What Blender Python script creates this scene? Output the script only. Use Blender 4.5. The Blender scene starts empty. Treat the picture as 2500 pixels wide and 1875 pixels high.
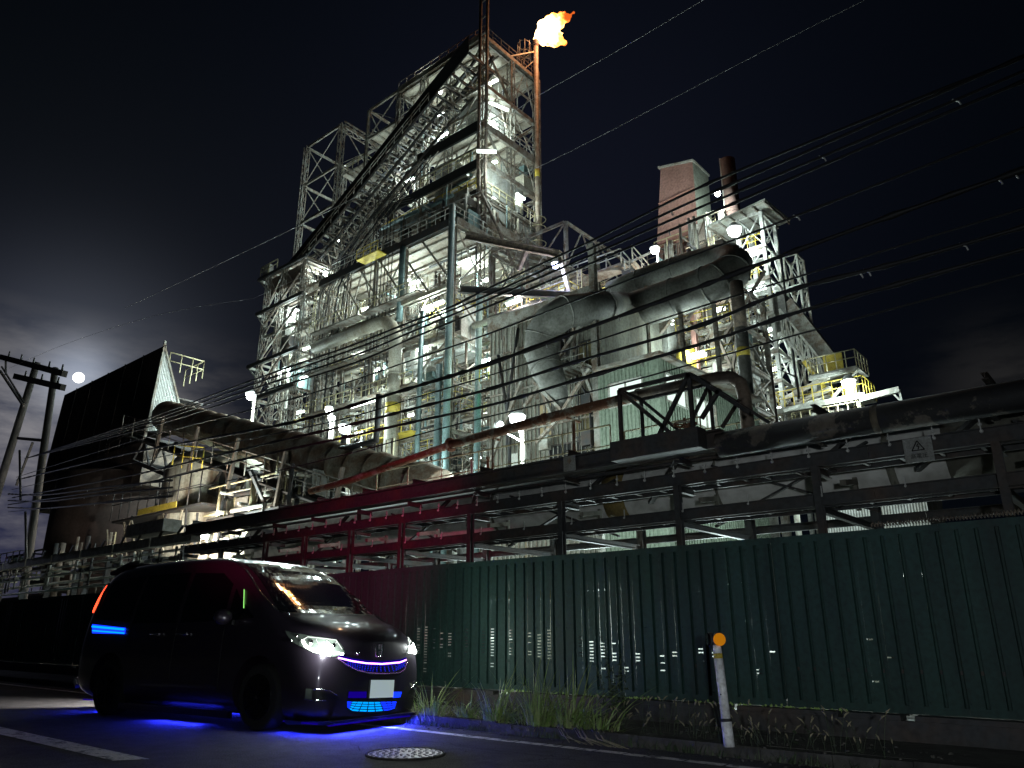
import bpy, bmesh, math, random
from mathutils import Vector as V, Matrix
from mathutils.bvhtree import BVHTree
R = math.radians
sc = bpy.context.scene
C = sc.collection

# ------------------------------------------------------------------ camera
H = 1.0; PITCH = R(18.4); YAW = R(40.5); FPX = 1850.0
cd = bpy.data.cameras.new("camera"); cam = bpy.data.objects.new("camera", cd); C.objects.link(cam)
cam.location = (0, 0, H); cam.rotation_euler = (R(90) + PITCH, 0, YAW)
cd.sensor_width = 36; cd.lens = FPX / 2500 * 36; cd.clip_start = .1; cd.clip_end = 3000
sc.camera = cam
sc.view_settings.view_transform = 'Standard'; sc.view_settings.look = 'None'
sc.view_settings.exposure = 0.0; sc.view_settings.gamma = 1
try:
    sc.cycles.use_denoising = True
    sc.cycles.max_bounces = 5; sc.cycles.diffuse_bounces = 2; sc.cycles.glossy_bounces = 3
    sc.cycles.transparent_max_bounces = 12; sc.cycles.sample_clamp_indirect = 4
    sc.cycles.caustics_reflective = False; sc.cycles.caustics_refractive = False
except Exception: pass
_cr = V((math.cos(YAW), math.sin(YAW), 0)); _hd = V((-math.sin(YAW), math.cos(YAW), 0))
_cf = _hd * math.cos(PITCH) + V((0, 0, math.sin(PITCH))); _cu = -_hd * math.sin(PITCH) + V((0, 0, math.cos(PITCH)))
CAM = V((0, 0, H))
def ray(x, y): return _cf + _cr * ((x - 1250) / FPX) + _cu * ((937.5 - y) / FPX)
def atY(x, y, Y): r = ray(x, y); return CAM + r * (Y / r.y)
def atX(x, y, X): r = ray(x, y); return CAM + r * (X / r.x)
def atZ(x, y, z=0): r = ray(x, y); return CAM + r * ((z - H) / r.z)
def atD(x, y, d): return CAM + ray(x, y) * d

# ------------------------------------------------------------------ sky
w = bpy.data.worlds.new("World"); sc.world = w; w.use_nodes = True
nt = w.node_tree; nt.nodes.clear(); N = nt.nodes.new; L = nt.links.new
out = N('ShaderNodeOutputWorld'); bg = N('ShaderNodeBackground'); L(bg.outputs[0], out.inputs[0])
tc = N('ShaderNodeTexCoord')
def vdot(d):
    n = N('ShaderNodeVectorMath'); n.operation = 'DOT_PRODUCT'; L(tc.outputs['Generated'], n.inputs[0]); n.inputs[1].default_value = d.normalized(); return n.outputs['Value']
def m_(op, a, b=None, clamp=False):
    n = N('ShaderNodeMath'); n.operation = op; n.use_clamp = clamp
    for i, q in enumerate((a, b)):
        if q is None: continue
        if isinstance(q, (int, float)): n.inputs[i].default_value = q
        else: L(q, n.inputs[i])
    return n.outputs[0]
def vsc(col, f):
    n = N('ShaderNodeVectorMath'); n.operation = 'SCALE'; n.inputs[0].default_value = col; L(f, n.inputs['Scale']); return n.outputs[0]
def vadd(a, b):
    n = N('ShaderNodeVectorMath'); n.operation = 'ADD'; L(a, n.inputs[0]); L(b, n.inputs[1]); return n.outputs[0]
moon_dir = ray(192, 922)
dm = m_('MAXIMUM', vdot(moon_dir), 0.0)
glow = m_('ADD', m_('MULTIPLY', m_('POWER', dm, 1600), .3), m_('ADD', m_('MULTIPLY', m_('POWER', dm, 160), .06), m_('MULTIPLY', m_('POWER', dm, 22), .007)))
dh = m_('MAXIMUM', vdot(ray(-60, 1330)), 0.0)
town = m_('POWER', dh, 45)
dp = m_('MAXIMUM', vdot(ray(1350, 600)), 0.0)
plant = m_('POWER', dp, 16)
nz = N('ShaderNodeTexNoise'); mp = N('ShaderNodeMapping'); L(tc.outputs['Generated'], mp.inputs[0]); mp.inputs['Scale'].default_value = (1, 1, 3.2)
L(mp.outputs[0], nz.inputs['Vector']); nz.inputs['Scale'].default_value = 9; nz.inputs['Detail'].default_value = 7; nz.inputs['Roughness'].default_value = .6
cr = N('ShaderNodeValToRGB'); L(nz.outputs['Fac'], cr.inputs[0]); cr.color_ramp.elements[0].position = .36; cr.color_ramp.elements[1].position = .62
sx = N('ShaderNodeSeparateXYZ'); L(tc.outputs['Generated'], sx.inputs[0])
zc = sx.outputs['Z']
lowm = m_('SUBTRACT', 1.0, m_('MULTIPLY', m_('SUBTRACT', zc, .25), 9.0), True)
lowm = m_('MINIMUM', m_('MAXIMUM', lowm, 0.0), 1.0)
d3 = m_('MAXIMUM', vdot(ray(60, 1010)), 0.0)
d4 = m_('MAXIMUM', vdot(ray(2450, 955)), 0.0)
cl = m_('ADD', m_('MULTIPLY', m_('MULTIPLY', m_('POWER', d3, 60), lowm), .16), m_('MULTIPLY', m_('POWER', d4, 500), .014))
cl = m_('MULTIPLY', cl, cr.outputs[0])
b = N('ShaderNodeRGB'); b.outputs[0].default_value = (.0008, .0015, .0026, 1)
acc = vadd(b.outputs[0], vsc((.85, .95, 1.15), glow))
acc = vadd(acc, vsc((.012, .013, .04), town))
acc = vadd(acc, vsc((.0042, .0046, .0095), plant))
acc = vadd(acc, vsc((1.0, .93, .85), cl))
L(acc, bg.inputs[0]); bg.inputs[1].default_value = 1.0

# faint moonlight from the moon's own direction
sl = bpy.data.lights.new("moonlight", 'SUN'); sl.energy = .02; sl.angle = R(.5); sl.color = (.8, .88, 1)
so = bpy.data.objects.new("moonlight", sl); C.objects.link(so)
so.rotation_euler = (-moon_dir).to_track_quat('-Z', 'Y').to_euler()

# ------------------------------------------------------------------ materials
def mat(name, col=(.5, .5, .5), rough=.7, metal=0, col2=None, scale=2.0, lo=.4, hi=.62, col3=None, bump=0, bscale=40,
        streak=False, emit=None, es=0, spec=None, coat=0, wave=None, speck=0):
    m = bpy.data.materials.new(name); m.use_nodes = True; t = m.node_tree; p = t.nodes['Principled BSDF']
    p.inputs['Base Color'].default_value = (*col, 1); p.inputs['Roughness'].default_value = rough; p.inputs['Metallic'].default_value = metal
    if spec is not None: p.inputs['Specular IOR Level'].default_value = spec
    if coat: p.inputs['Coat Weight'].default_value = coat; p.inputs['Coat Roughness'].default_value = .06
    if emit: p.inputs['Emission Color'].default_value = (*emit, 1); p.inputs['Emission Strength'].default_value = es
    co = t.nodes.new('ShaderNodeTexCoord')
    if col2 is not None:
        n = t.nodes.new('ShaderNodeTexNoise'); n.inputs['Scale'].default_value = scale; n.inputs['Detail'].default_value = 6; n.inputs['Roughness'].default_value = .65
        if streak:
            mp = t.nodes.new('ShaderNodeMapping'); mp.inputs['Scale'].default_value = (1, 1, .12); t.links.new(co.outputs['Object'], mp.inputs[0]); t.links.new(mp.outputs[0], n.inputs['Vector'])
        else: t.links.new(co.outputs['Object'], n.inputs['Vector'])
        r = t.nodes.new('ShaderNodeValToRGB'); t.links.new(n.outputs['Fac'], r.inputs[0])
        e = r.color_ramp.elements; e[0].position = lo; e[1].position = hi; e[0].color = (*col, 1); e[1].color = (*col2, 1)
        if col3 is not None:
            q = r.color_ramp.elements.new(min(hi + .08, .95)); q.color = (*col3, 1)
        src = r.outputs[0]
        n2 = t.nodes.new('ShaderNodeTexNoise'); n2.inputs['Scale'].default_value = scale * 9; n2.inputs['Detail'].default_value = 4
        t.links.new(co.outputs['Object'], n2.inputs['Vector'])
        mx = t.nodes.new('ShaderNodeMix'); mx.data_type = 'RGBA'; mx.blend_type = 'MULTIPLY'; mx.inputs[0].default_value = .55
        r2 = t.nodes.new('ShaderNodeValToRGB'); r2.color_ramp.elements[0].position = .3; r2.color_ramp.elements[0].color = (.35, .33, .3, 1); r2.color_ramp.elements[1].position = .6
        t.links.new(n2.outputs['Fac'], r2.inputs[0]); t.links.new(src, mx.inputs[6]); t.links.new(r2.outputs[0], mx.inputs[7])
        t.links.new(mx.outputs[2], p.inputs['Base Color'])
    if speck and col2 is not None:
        n3 = t.nodes.new('ShaderNodeTexNoise'); n3.inputs['Scale'].default_value = speck; n3.inputs['Detail'].default_value = 3; t.links.new(co.outputs['Object'], n3.inputs['Vector'])
        r3 = t.nodes.new('ShaderNodeValToRGB'); r3.color_ramp.elements[0].position = .35; r3.color_ramp.elements[0].color = (.3, .3, .3, 1); r3.color_ramp.elements[1].position = .68; r3.color_ramp.elements[1].color = (1.9, 1.9, 1.85, 1); t.links.new(n3.outputs['Fac'], r3.inputs[0])
        m3 = t.nodes.new('ShaderNodeMix'); m3.data_type = 'RGBA'; m3.blend_type = 'MULTIPLY'; m3.inputs[0].default_value = 1; t.links.new(mx.outputs[2], m3.inputs[6]); t.links.new(r3.outputs[0], m3.inputs[7]); t.links.new(m3.outputs[2], p.inputs['Base Color'])
    if bump:
        nb = t.nodes.new('ShaderNodeTexNoise'); nb.inputs['Scale'].default_value = bscale; nb.inputs['Detail'].default_value = 5; t.links.new(co.outputs['Object'], nb.inputs['Vector'])
        bm = t.nodes.new('ShaderNodeBump'); bm.inputs['Strength'].default_value = bump; bm.inputs['Distance'].default_value = .02
        t.links.new(nb.outputs['Fac'], bm.inputs['Height']); t.links.new(bm.outputs[0], p.inputs['Normal'])
    if wave:
        axis, ws, st = wave
        wv = t.nodes.new('ShaderNodeTexWave'); wv.bands_direction = axis; wv.inputs['Scale'].default_value = ws; wv.inputs['Detail'].default_value = 0
        t.links.new(co.outputs['Object'], wv.inputs['Vector'])
        bm = t.nodes.new('ShaderNodeBump'); bm.inputs['Strength'].default_value = st; bm.inputs['Distance'].default_value = .05
        t.links.new(wv.outputs['Fac'], bm.inputs['Height']); t.links.new(bm.outputs[0], p.inputs['Normal'])
    return m
def emis(name, col, s):
    m = bpy.data.materials.new(name); m.use_nodes = True; t = m.node_tree; t.nodes.clear()
    o = t.nodes.new('ShaderNodeOutputMaterial'); e = t.nodes.new('ShaderNodeEmission'); e.inputs[0].default_value = (*col, 1); e.inputs[1].default_value = s
    t.links.new(e.outputs[0], o.inputs[0]); return m
M = {}
M['steel'] = mat('steel', (.34, .33, .29), .7, .1, (.16, .11, .075), 1.3, .42, .6, (.3, .29, .26))
M['steel2'] = mat('steel_pale', (.5, .5, .45), .65, .1, (.28, .24, .19), 1.1, .48, .66)
M['dsteel'] = mat('dark_steel', (.05, .052, .055), .65, .2, (.09, .06, .045), 1.7, .45, .7)
M['black'] = mat('black_sheet', (.006, .006, .007), .9, 0, (.012, .011, .01), .8)
M['slab'] = mat('cream_slab', (.52, .48, .4), .85, 0, (.36, .3, .23), .7, .45, .62, (.17, .1, .07))
M['wall'] = mat('sheet_wall', (.36, .36, .33), .75, 0, (.22, .2, .17), .7, .4, .65, streak=True, wave=('X', 3.0, .5))
M['white'] = mat('white_sheet', (.7, .7, .66), .7, 0, (.42, .38, .32), .9, .5, .7, streak=True, wave=('X', 4.0, .5))
M['conc'] = mat('concrete_wall', (.27, .27, .22), .9, 0, (.11, .1, .08), .8, .38, .62, (.24, .18, .1), bump=.2, streak=True)
M['green'] = mat('green_sheet', (.24, .29, .22), .75, 0, (.12, .15, .11), .9, .5, .72, streak=True, wave=('X', 5.0, .6))
M['bgpipe'] = mat('blue_green_paint', (.2, .3, .3), .5, .1, (.13, .19, .19), 1.2)
M['cream'] = mat('cream_pipe', (.5, .47, .38), .6, .1, (.33, .27, .19), .8, .45, .65, streak=True)
M['yellow'] = mat('yellow_paint', (.65, .5, .07), .6, 0, (.35, .24, .05), 2, .5, .7)
M['yrail'] = mat('pale_yellow_rail', (.6, .54, .33), .6, 0, (.35, .26, .14), 2, .5, .7)
M['rust'] = mat('rusty_steel', (.26, .12, .065), .85, 0, (.42, .36, .27), 2.6, .5, .56, (.5, .46, .38), bump=.3)
M['rust2'] = mat('dark_rusty_pipe', (.14, .11, .09), .7, .2, (.26, .2, .15), 2.2, .48, .6)
M['kiln'] = mat('rusty_corrugated_cover', (.3, .2, .13), .85, .05, (.46, .42, .33), 1.3, .42, .6)
M['insul'] = mat('lead_grey_cladding', (.21, .21, .19), .68, .1, (.12, .115, .1), .8, .4, .62, bump=.9, bscale=1.8)
M['insul2'] = mat('pale_pipe_cladding', (.72, .72, .68), .7, .0, (.58, .57, .53), .5, .45, .7, bump=.4, bscale=9)
M['pink'] = mat('salmon_sheet', (.52, .28, .23), .75, 0, (.4, .2, .16), .5, .4, .65, streak=True, wave=('X', 6.0, .6))
M['browns'] = mat('brown_stack', (.2, .12, .1), .75, .1, (.12, .08, .07), .7, streak=True)
M['fence'] = mat('dark_green_fence', (.02, .06, .05), .7, 0, (.012, .034, .031), 2.2, .42, .66, (.035, .04, .03), bump=.15, bscale=5, streak=True)
M['asphalt'] = mat('asphalt', (.06, .06, .062), .9, 0, (.1, .098, .096), .7, .4, .62, bump=1.0, bscale=120, speck=75)
M['paving'] = mat('pavement_concrete', (.13, .125, .11), .9, 0, (.075, .07, .062), 1.2, .4, .6, bump=.6, bscale=60)
M['kerb'] = mat('kerb_concrete', (.09, .087, .078), .9, 0, (.04, .038, .033), 2, .4, .6, bump=.5, bscale=50)
M['dirt'] = mat('yard_dirt', (.05, .045, .038), .95, 0, (.08, .07, .06), .5, bump=.5)
M['paint'] = mat('worn_white_paint', (.85, .85, .8), .7, 0, (.2, .2, .2), 7, .52, .6)
M['pale'] = mat('pale_concrete', (.4, .39, .35), .9, 0, (.24, .22, .19), 1.2)
M['bollard'] = mat('bollard_white', (.9, .9, .92), .35, 0, (.6, .58, .54), 3, .62, .8)
M['orange'] = mat('orange_reflector', (.9, .33, .01), .35, 0, emit=(1, .3, .0), es=.25)  # slight emission stands in for light thrown back by the reflector
M['glass'] = mat('dark_glass', (.004, .004, .005), .04, 0, spec=.9)
M['wire'] = mat('black_cable', (.008, .008, .009), .6)
M['wire2'] = mat('pale_wire', (.35, .34, .33), .5, .4)
M['wood'] = mat('creosoted_pole', (.018, .016, .014), .85, 0, (.06, .05, .045), 3, streak=True)
M['leaf'] = mat('grass_blade', (.2, .33, .08), .5, 0, (.32, .38, .15), 6, .4, .6)
M['leaf2'] = mat('dark_weed', (.06, .1, .045), .6, 0, (.1, .13, .07), 6)
M['straw'] = mat('straw', (.35, .31, .2), .7, 0, (.22, .2, .12), 6)
M['tube'] = emis('lit_tube', (.86, 1, .96), 14)
M['flood'] = emis('lit_floodlight', (.9, .98, 1), 30)
M['floodb'] = emis('lit_blue_floodlight', (.5, .55, 1), 30)
M['grn'] = emis('lit_green_lamp', (.02, 1, .35), 3)
M['win'] = emis('lit_window', (.82, 1, .9), 1.15)
M['house'] = mat('lamp_housing', (.5, .5, .48), .5, .2)

# ------------------------------------------------------------------ mesh builder
class MB:
    def __init__(s): s.v = []; s.f = []; s.sm = []
    def quad(s, a, b, c, d, smooth=False):
        n = len(s.v); s.v += [V(a), V(b), V(c), V(d)]; s.f.append((n, n + 1, n + 2, n + 3)); s.sm.append(smooth); return s
    def tri(s, a, b, c, smooth=False):
        n = len(s.v); s.v += [V(a), V(b), V(c)]; s.f.append((n, n + 1, n + 2)); s.sm.append(smooth); return s
    def hexa(s, p):
        n = len(s.v); s.v += [V(q) for q in p]
        for f in ((0, 3, 2, 1), (4, 5, 6, 7), (0, 1, 5, 4), (1, 2, 6, 5), (2, 3, 7, 6), (3, 0, 4, 7)): s.f.append(tuple(n + i for i in f)); s.sm.append(False)
        return s
    def box(s, x0, x1, y0, y1, z0, z1):
        return s.hexa([(x0, y0, z0), (x1, y0, z0), (x1, y1, z0), (x0, y1, z0), (x0, y0, z1), (x1, y0, z1), (x1, y1, z1), (x0, y1, z1)])
    def bar(s, a, b, w=.1, h=None, up=None):
        a = V(a); b = V(b); d = b - a
        if d.length < 1e-5: return s
        h = w if h is None else h; d.normalize()
        u = V(up) if up else (V((0, 0, 1)) if abs(d.z) < .9 else V((0, 1, 0)))
        sd = d.cross(u).normalized() * (w / 2); u = sd.cross(d).normalized() * (h / 2)
        return s.hexa([a - sd - u, a + sd - u, a + sd + u, a - sd + u, b - sd - u, b + sd - u, b + sd + u, b - sd + u])
    def hbeam(s, a, b, w, h, t=None, up=None):
        a = V(a); b = V(b); d = (b - a).normalized(); t = t or min(w, h) * .12
        u = V(up) if up else (V((0, 0, 1)) if abs(d.z) < .9 else V((0, 1, 0)))
        sd = d.cross(u).normalized(); u = sd.cross(d).normalized(); o = u * (h / 2 - t / 2)
        s.bar(a + o, b + o, w, t, u); s.bar(a - o, b - o, w, t, u); s.bar(a, b, t, h - 2 * t - .002, u); return s
    def tube(s, pts, r, n=8, caps=True):
        pts = [V(p) for p in pts]; k = len(pts); rs = r if isinstance(r, (list, tuple)) else [r] * k
        base = len(s.v); t0 = (pts[1] - pts[0]).normalized(); u = t0.orthogonal().normalized()
        for i, p in enumerate(pts):
            t = (pts[min(i + 1, k - 1)] - pts[max(i - 1, 0)]).normalized()
            u = (u - t * u.dot(t)); u = u.normalized() if u.length > 1e-6 else t.orthogonal().normalized(); v = t.cross(u)
            for j in range(n):
                a = 2 * math.pi * j / n; s.v.append(p + (u * math.cos(a) + v * math.sin(a)) * rs[i])
        for i in range(k - 1):
            for j in range(n):
                q = (j + 1) % n; s.f.append((base + i * n + j, base + i * n + q, base + (i + 1) * n + q, base + (i + 1) * n + j)); s.sm.append(True)
        if caps:
            s.f.append(tuple(base + j for j in range(n))[::-1]); s.sm.append(False)
            s.f.append(tuple(base + (k - 1) * n + j for j in range(n))); s.sm.append(False)
        return s
    def laced(s, a, b, w, c=.09, pitch=1.3, ax=(1, 0, 0), ay=(0, 1, 0)):
        a = V(a); b = V(b); ax = V(ax) * (w / 2); ay = V(ay) * (w / 2); d = b - a; n = max(2, int(d.length / (w * pitch)))
        cs = [ax + ay, ax * -1 + ay, ax * -1 - ay, ax - ay]
        for q in cs: s.bar(a + q, b + q, c)
        for i in range(n):
            p = a + d * (i / n); r_ = a + d * ((i + 1) / n)
            for k in range(4):
                q, z = cs[k], cs[(k + 1) % 4]
                if i % 2: q, z = z, q
                s.bar(p + q, r_ + z, c * .6, c * .35)
        return s
    def ball(s, c, r, n=10, m=6, sq=(1, 1, 1)):
        c = V(c); base = len(s.v)
        for i in range(m + 1):
            t = math.pi * i / m
            for j in range(n):
                a = 2 * math.pi * j / n; s.v.append(c + V((math.sin(t) * math.cos(a) * r * sq[0], math.sin(t) * math.sin(a) * r * sq[1], math.cos(t) * r * sq[2])))
        for i in range(m):
            for j in range(n):
                q = (j + 1) % n; s.f.append((base + i * n + j, base + (i + 1) * n + j, base + (i + 1) * n + q, base + i * n + q)); s.sm.append(True)
        return s
    def merge(s, o):
        n = len(s.v); s.v += o.v; s.f += [tuple(n + i for i in f) for f in o.f]; s.sm += o.sm; return s
    def build(s, name, m, parent=None, local=False):
        off = V((0, 0, 0)); q = parent
        if not local:
            while q is not None: off = off + V(q.location); q = q.parent
        me = bpy.data.meshes.new(name); me.from_pydata([tuple(v - off) for v in s.v], [], s.f); me.update()
        if any(s.sm): me.polygons.foreach_set('use_smooth', s.sm)
        if m is not None: me.materials.append(M[m] if isinstance(m, str) else m)
        o = bpy.data.objects.new(name, me); C.objects.link(o)
        if parent is not None: o.parent = parent
        return o
def tag(o, label, cat, group=None, kind=None):
    if label: o['label'] = label
    if cat: o['category'] = cat
    if group: o['group'] = group
    if kind: o['kind'] = kind
    return o
def thing(name, label, cat, loc=(0, 0, 0), group=None):
    o = bpy.data.objects.new(name, None); C.objects.link(o); o.location = loc; o.empty_display_size = .2
    return tag(o, label, cat, group)
def struct(name, mb, m): o = mb.build(name, m); o['kind'] = 'structure'; return o
class Struct:
    """a thing whose repeated members are parts: the 100 largest each, the rest as one"""
    def __init__(s, t): s.t = t; s.mem = {}
    def add(s, name, mb, m='steel', size=1.0): s.mem.setdefault((name), []).append((size, mb, m))
    def done(s, cap=95):
        for name, lst in s.mem.items():
            lst.sort(key=lambda q: -q[0])
            for sz, mb, m in lst[:cap]: mb.build(name, m, s.t)
            rest = {}
            for sz, mb, m in lst[cap:]: rest.setdefault(m, MB()).merge(mb)
            for m, mb in rest.items(): o = mb.build(name, m, s.t); o['kind'] = 'stuff'
def corr(mb, p0, u, v, lu, lv, nrm, pitch=.2, depth=.03, duty=.7):
    p0 = V(p0); u = V(u).normalized(); v = V(v).normalized() * lv; n = V(nrm) * depth; k = max(1, int(lu / pitch)); pt = lu / k
    for i in range(k):
        a = p0 + u * (pt * i); b_ = a + u * (pt * duty); c = a + u * pt
        mb.quad(a, b_, b_ + v, a + v); mb.quad(b_, b_ - n, b_ - n + v, b_ + v); mb.quad(b_ - n, c - n, c - n + v, b_ - n + v); mb.quad(c - n, c, c + v, c - n + v)
    return mb
def rail(pts, h=1.1, r=.03, post=1.6, n=5, mid=True):
    mb = MB(); pts = [V(p) for p in pts]; up = V((0, 0, h))
    for a, b in zip(pts, pts[1:]):
        mb.tube([a + up, b + up], r, n); 
        if mid: mb.tube([a + up * .52, b + up * .52], r * .8, n)
        k = max(1, round((b - a).length / post))
        for i in range(k + 1): p = a + (b - a) * (i / k); mb.tube([p, p + up], r, n)
    return mb
def light(parent, p, power, col=(.85, 1, .95), rad=.25, kind='POINT', aim=None, spot=120, blend=.6):
    l = bpy.data.lights.new('lamp_light', kind); l.energy = power; l.color = col; l.shadow_soft_size = rad
    o = bpy.data.objects.new('lamp_light', l); C.objects.link(o); off = V((0, 0, 0)); q = parent
    while q is not None: off += V(q.location); q = q.parent
    o.location = V(p) - off
    if parent: o.parent = parent
    if kind == 'SPOT': l.spot_size = R(spot); l.spot_blend = blend
    if aim is not None: o.rotation_euler = (V(aim) - V(p)).to_track_quat('-Z', 'Y').to_euler()
    return o
COOL = (.78, .98, .96); BLUE = (.62, .68, 1); WARM = (1, .93, .78)
# ================================================================== ground and road
rnd = random.Random(7)
mb = MB(); mb.quad((-900, -60, -.03), (500, -60, -.03), (500, 900, -.03), (-900, 900, -.03)); struct('yard_ground', mb, 'dirt')
mb = MB(); mb.quad((-200, -8, 0), (60, -8, 0), (60, 6.75, 0), (-200, 6.75, 0)); struct('road', mb, 'asphalt')
# edge line and centre line (worn, thermoplastic) 4 mm proud
mb = MB(); x = -60.0
while x < 8:
    l = rnd.uniform(.18, .5) if x > -8 else 3
    j = rnd.uniform(-.012, .012) if x > -8 else 0
    mb.quad((x, 6.27 + j, .004), (x + l - (.02 if x > -8 else 0), 6.27 + j, .004), (x + l - (.02 if x > -8 else 0), 6.385 + j, .004), (x, 6.385 + j, .004)); x += l
struct('road_edge_line', mb, 'paint')
mb = MB(); mb.quad((-12.5, 3.19, .004), (-7.15, 3.19, .004), (-7.0, 3.43, .004), (-12.5, 3.43, .004)); mb.quad((-40, 3.19, .004), (-17.5, 3.19, .004), (-17.5, 3.43, .004), (-40, 3.43, .004))
struct('road_centre_line', mb, 'paint')
# cracks in the asphalt: thin dark sealed lines 3 mm up
def crack(pts, wd, r2):
    mb = MB(); P = []
    for a, b in zip(pts, pts[1:]):
        n = 10
        for i in range(n): t = i / n; P.append((a[0] + (b[0] - a[0]) * t + r2.uniform(-.03, .03), a[1] + (b[1] - a[1]) * t + r2.uniform(-.03, .03)))
    for (x0, y0), (x1, y1) in zip(P, P[1:]):
        w0 = wd * r2.uniform(.4, 1.3); mb.quad((x0, y0 - w0, .003), (x1, y1 - w0, .003), (x1, y1 + w0, .003), (x0, y0 + w0, .003))
    return mb
cm = MB()
for px in [[(1050, 1812), (1180, 1830), (1330, 1845), (1390, 1850)], [(1390, 1850), (1470, 1838)], [(1260, 1862), (1340, 1852), (1500, 1862), (1600, 1868)], [(1120, 1838), (1160, 1832)], [(960, 1812), (1050, 1810), (1150, 1822)], [(880, 1835), (860, 1812), (800, 1805)], [(350, 1865), (400, 1874)]]:
    cm.merge(crack([tuple(atZ(*q))[:2] for q in px], .009, rnd))
struct('road_cracks', cm, 'black')
# kerb, pavement
mb = MB(); x = -60.0
while x < 12:
    mb.box(x, x + .594, 6.75 + rnd.uniform(0, .015), 6.92, -.02, .095 + rnd.uniform(0, .014)); x += .6
struct('kerb', mb, 'kerb')
mb = MB(); mb.box(-200, 60, 6.92, 7.98, -.02, .10); struct('pavement', mb, 'paving')
mb = MB(); mb.box(-60, 12, 7.98, 8.22, -.02, .27); fx = -60.0
while fx < 12:
    l_ = rnd.uniform(.3, 1.6); mb.box(fx, fx + l_, 8.0, 8.19, .27, .3135); fx += l_ + rnd.choice([0, 0, .05, .12, .3])
ft = tag(mb.build('fence_footing', 'dsteel'), 'low dark concrete footing wall under the green fence', 'wall')

# manhole cover
mh = thing('manhole_cover', 'round pale cast iron manhole cover set in the road ahead of the van', 'manhole cover', (-5.54, 5.03, 0))
mb = MB(); mb.tube([(-5.54, 5.03, .001), (-5.54, 5.03, .012)], .33, 40); mb.build('cover_plate', mat('cover_iron', (.62, .6, .64), .5, .2, (.36, .34, .38), 9, .5, .7), mh)
mb = MB()
for k in range(5):
    r0 = .07 + k * .055
    for j in range(10 + k * 4):
        a = j * 2 * math.pi / (10 + k * 4) + k * .3; da = .6 / (10 + k * 4) * 3
        p = lambda rr, aa: (-5.54 + rr * math.cos(aa), 5.03 + rr * math.sin(aa))
        q = [p(r0, a), p(r0, a + da), p(r0 + .028, a + da), p(r0 + .028, a)]
        mb.hexa([(*q[0], .0125), (*q[1], .0125), (*q[2], .0125), (*q[3], .0125), (*q[0], .018), (*q[1], .018), (*q[2], .018), (*q[3], .018)])
mb.build('raised_pattern', mat('cover_pattern', (.22, .21, .24), .5, .3), mh)
mb = MB(); mb.tube([(-5.54 + .345 * math.cos(a * .2), 5.03 + .345 * math.sin(a * .2), .008) for a in range(32)] + [(-5.54 + .345, 5.03, .008)], .012, 6); mb.build('rim', M['kerb'], mh)

# bollard (leaning delineator)
bp = atZ(1780, 1817, .11); bt = atY(1747, 1553, bp.y + .02); bp.z = .108; bl_ = (bt - bp).length / .93
ax = (bt - bp).normalized() * bl_
bo = thing('delineator_post', 'leaning white roadside post with round orange reflector by the kerb', 'bollard', tuple(bp))
MB().tube([bp - ax * .02, bp + ax * .20], [.047, .047], 20).build('base_sleeve', 'bollard', bo)
MB().tube([bp + ax * .19, bp + ax * .215], .05, 20).build('collar', 'dsteel', bo)
MB().tube([bp + ax * .2, bp + ax * .73], [.042, .04], 20).build('post', 'bollard', bo)
MB().tube([bp + ax * .73, bp + ax * .775], .0405, 20).build('reflective_band', 'yellow', bo)
MB().tube([bp + ax * .775, bp + ax * .85], [.04, .036], 20).build('post_top', 'bollard', bo)
nrm = (CAM - bt); nrm.z = 0; nrm.normalize(); nrm = (nrm + V((.62, -.05, 0))).normalized()
c = bp + ax * .90 + V((.035, -.01, 0))
rf = MB().tube([c, c + nrm * .018], .055, 24).build('reflector', 'orange', bo)
MB().tube([c - nrm * .03, c - nrm * .001], .06, 24).build('reflector_housing', 'dsteel', rf)
n2 = V((-nrm.x * .9, nrm.y, 0)); n2 = V((-.75, -.66, 0)).normalized(); c2 = bp + ax * .90 + V((-.07, 0, 0))
rb = MB().tube([c2, c2 + n2 * .018], .055, 24).build('reflector', 'glass', bo)
MB().tube([c2 - n2 * .03, c2 - n2 * .001], .06, 24).build('reflector_housing', 'dsteel', rb)
MB().ball(bp + ax * .42 + V((0, -.04, 0)), .007).build('bolt', 'dsteel', bo)

# ------------------------------------------------------------------ fence with slits
fz0, fz1, FY = .315, 2.02, 8.2
fe = thing('green_fence', 'long dark green ribbed sheet metal fence along the pavement', 'fence', (0, FY, 0))
slits = {}
for sx_, z0, z1, p_ in [(1022, .75, 1.12, .95), (1043, .62, 1.12, 1), (1068, .75, 1.1, .6), (1105, .72, 1.1, .9), (1150, .74, 1.1, .9), (1193, .78, 1.12, .95), (1215, .74, 1.12, 1), (1240, .76, 1.1, .9), (1290, .76, 1.06, .7), (1320, .74, 1.02, 1), (1342, .72, 1.08, 1),
                        (1420, .72, 1.0, .8), (1446, .70, .96, .9), (1478, .76, .98, .7), (1508, .72, .92, .7), (1570, .72, .86, .9), (1606, .7, .8, .8), (1635, .78, .95, .5), (1708, .82, .88, 1), (1745, .78, .84, .8), (1860, .62, .66, 1), (2112, .58, .59, 1), (2145, .85, 1.0, .3), (2180, .8, .95, .3), (1888, .8, .95, .4),
                        (1040, .5, .56, .6), (1215, .6, .66, .5), (1480, .62, .63, 1), (1535, .6, .64, 1), (1568, .68, .7, 1), (1606, .62, .65, 1)]:
    u_ = atY(sx_, 1550, FY).x; k = math.floor(u_ / .165); slits.setdefault(k, []).append((z0, z1, p_))
for k in range(-150, -40): 
    if rnd.random() < .1: slits.setdefault(k, []).append((.8, 1.05, .5))
k0 = -240
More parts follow.
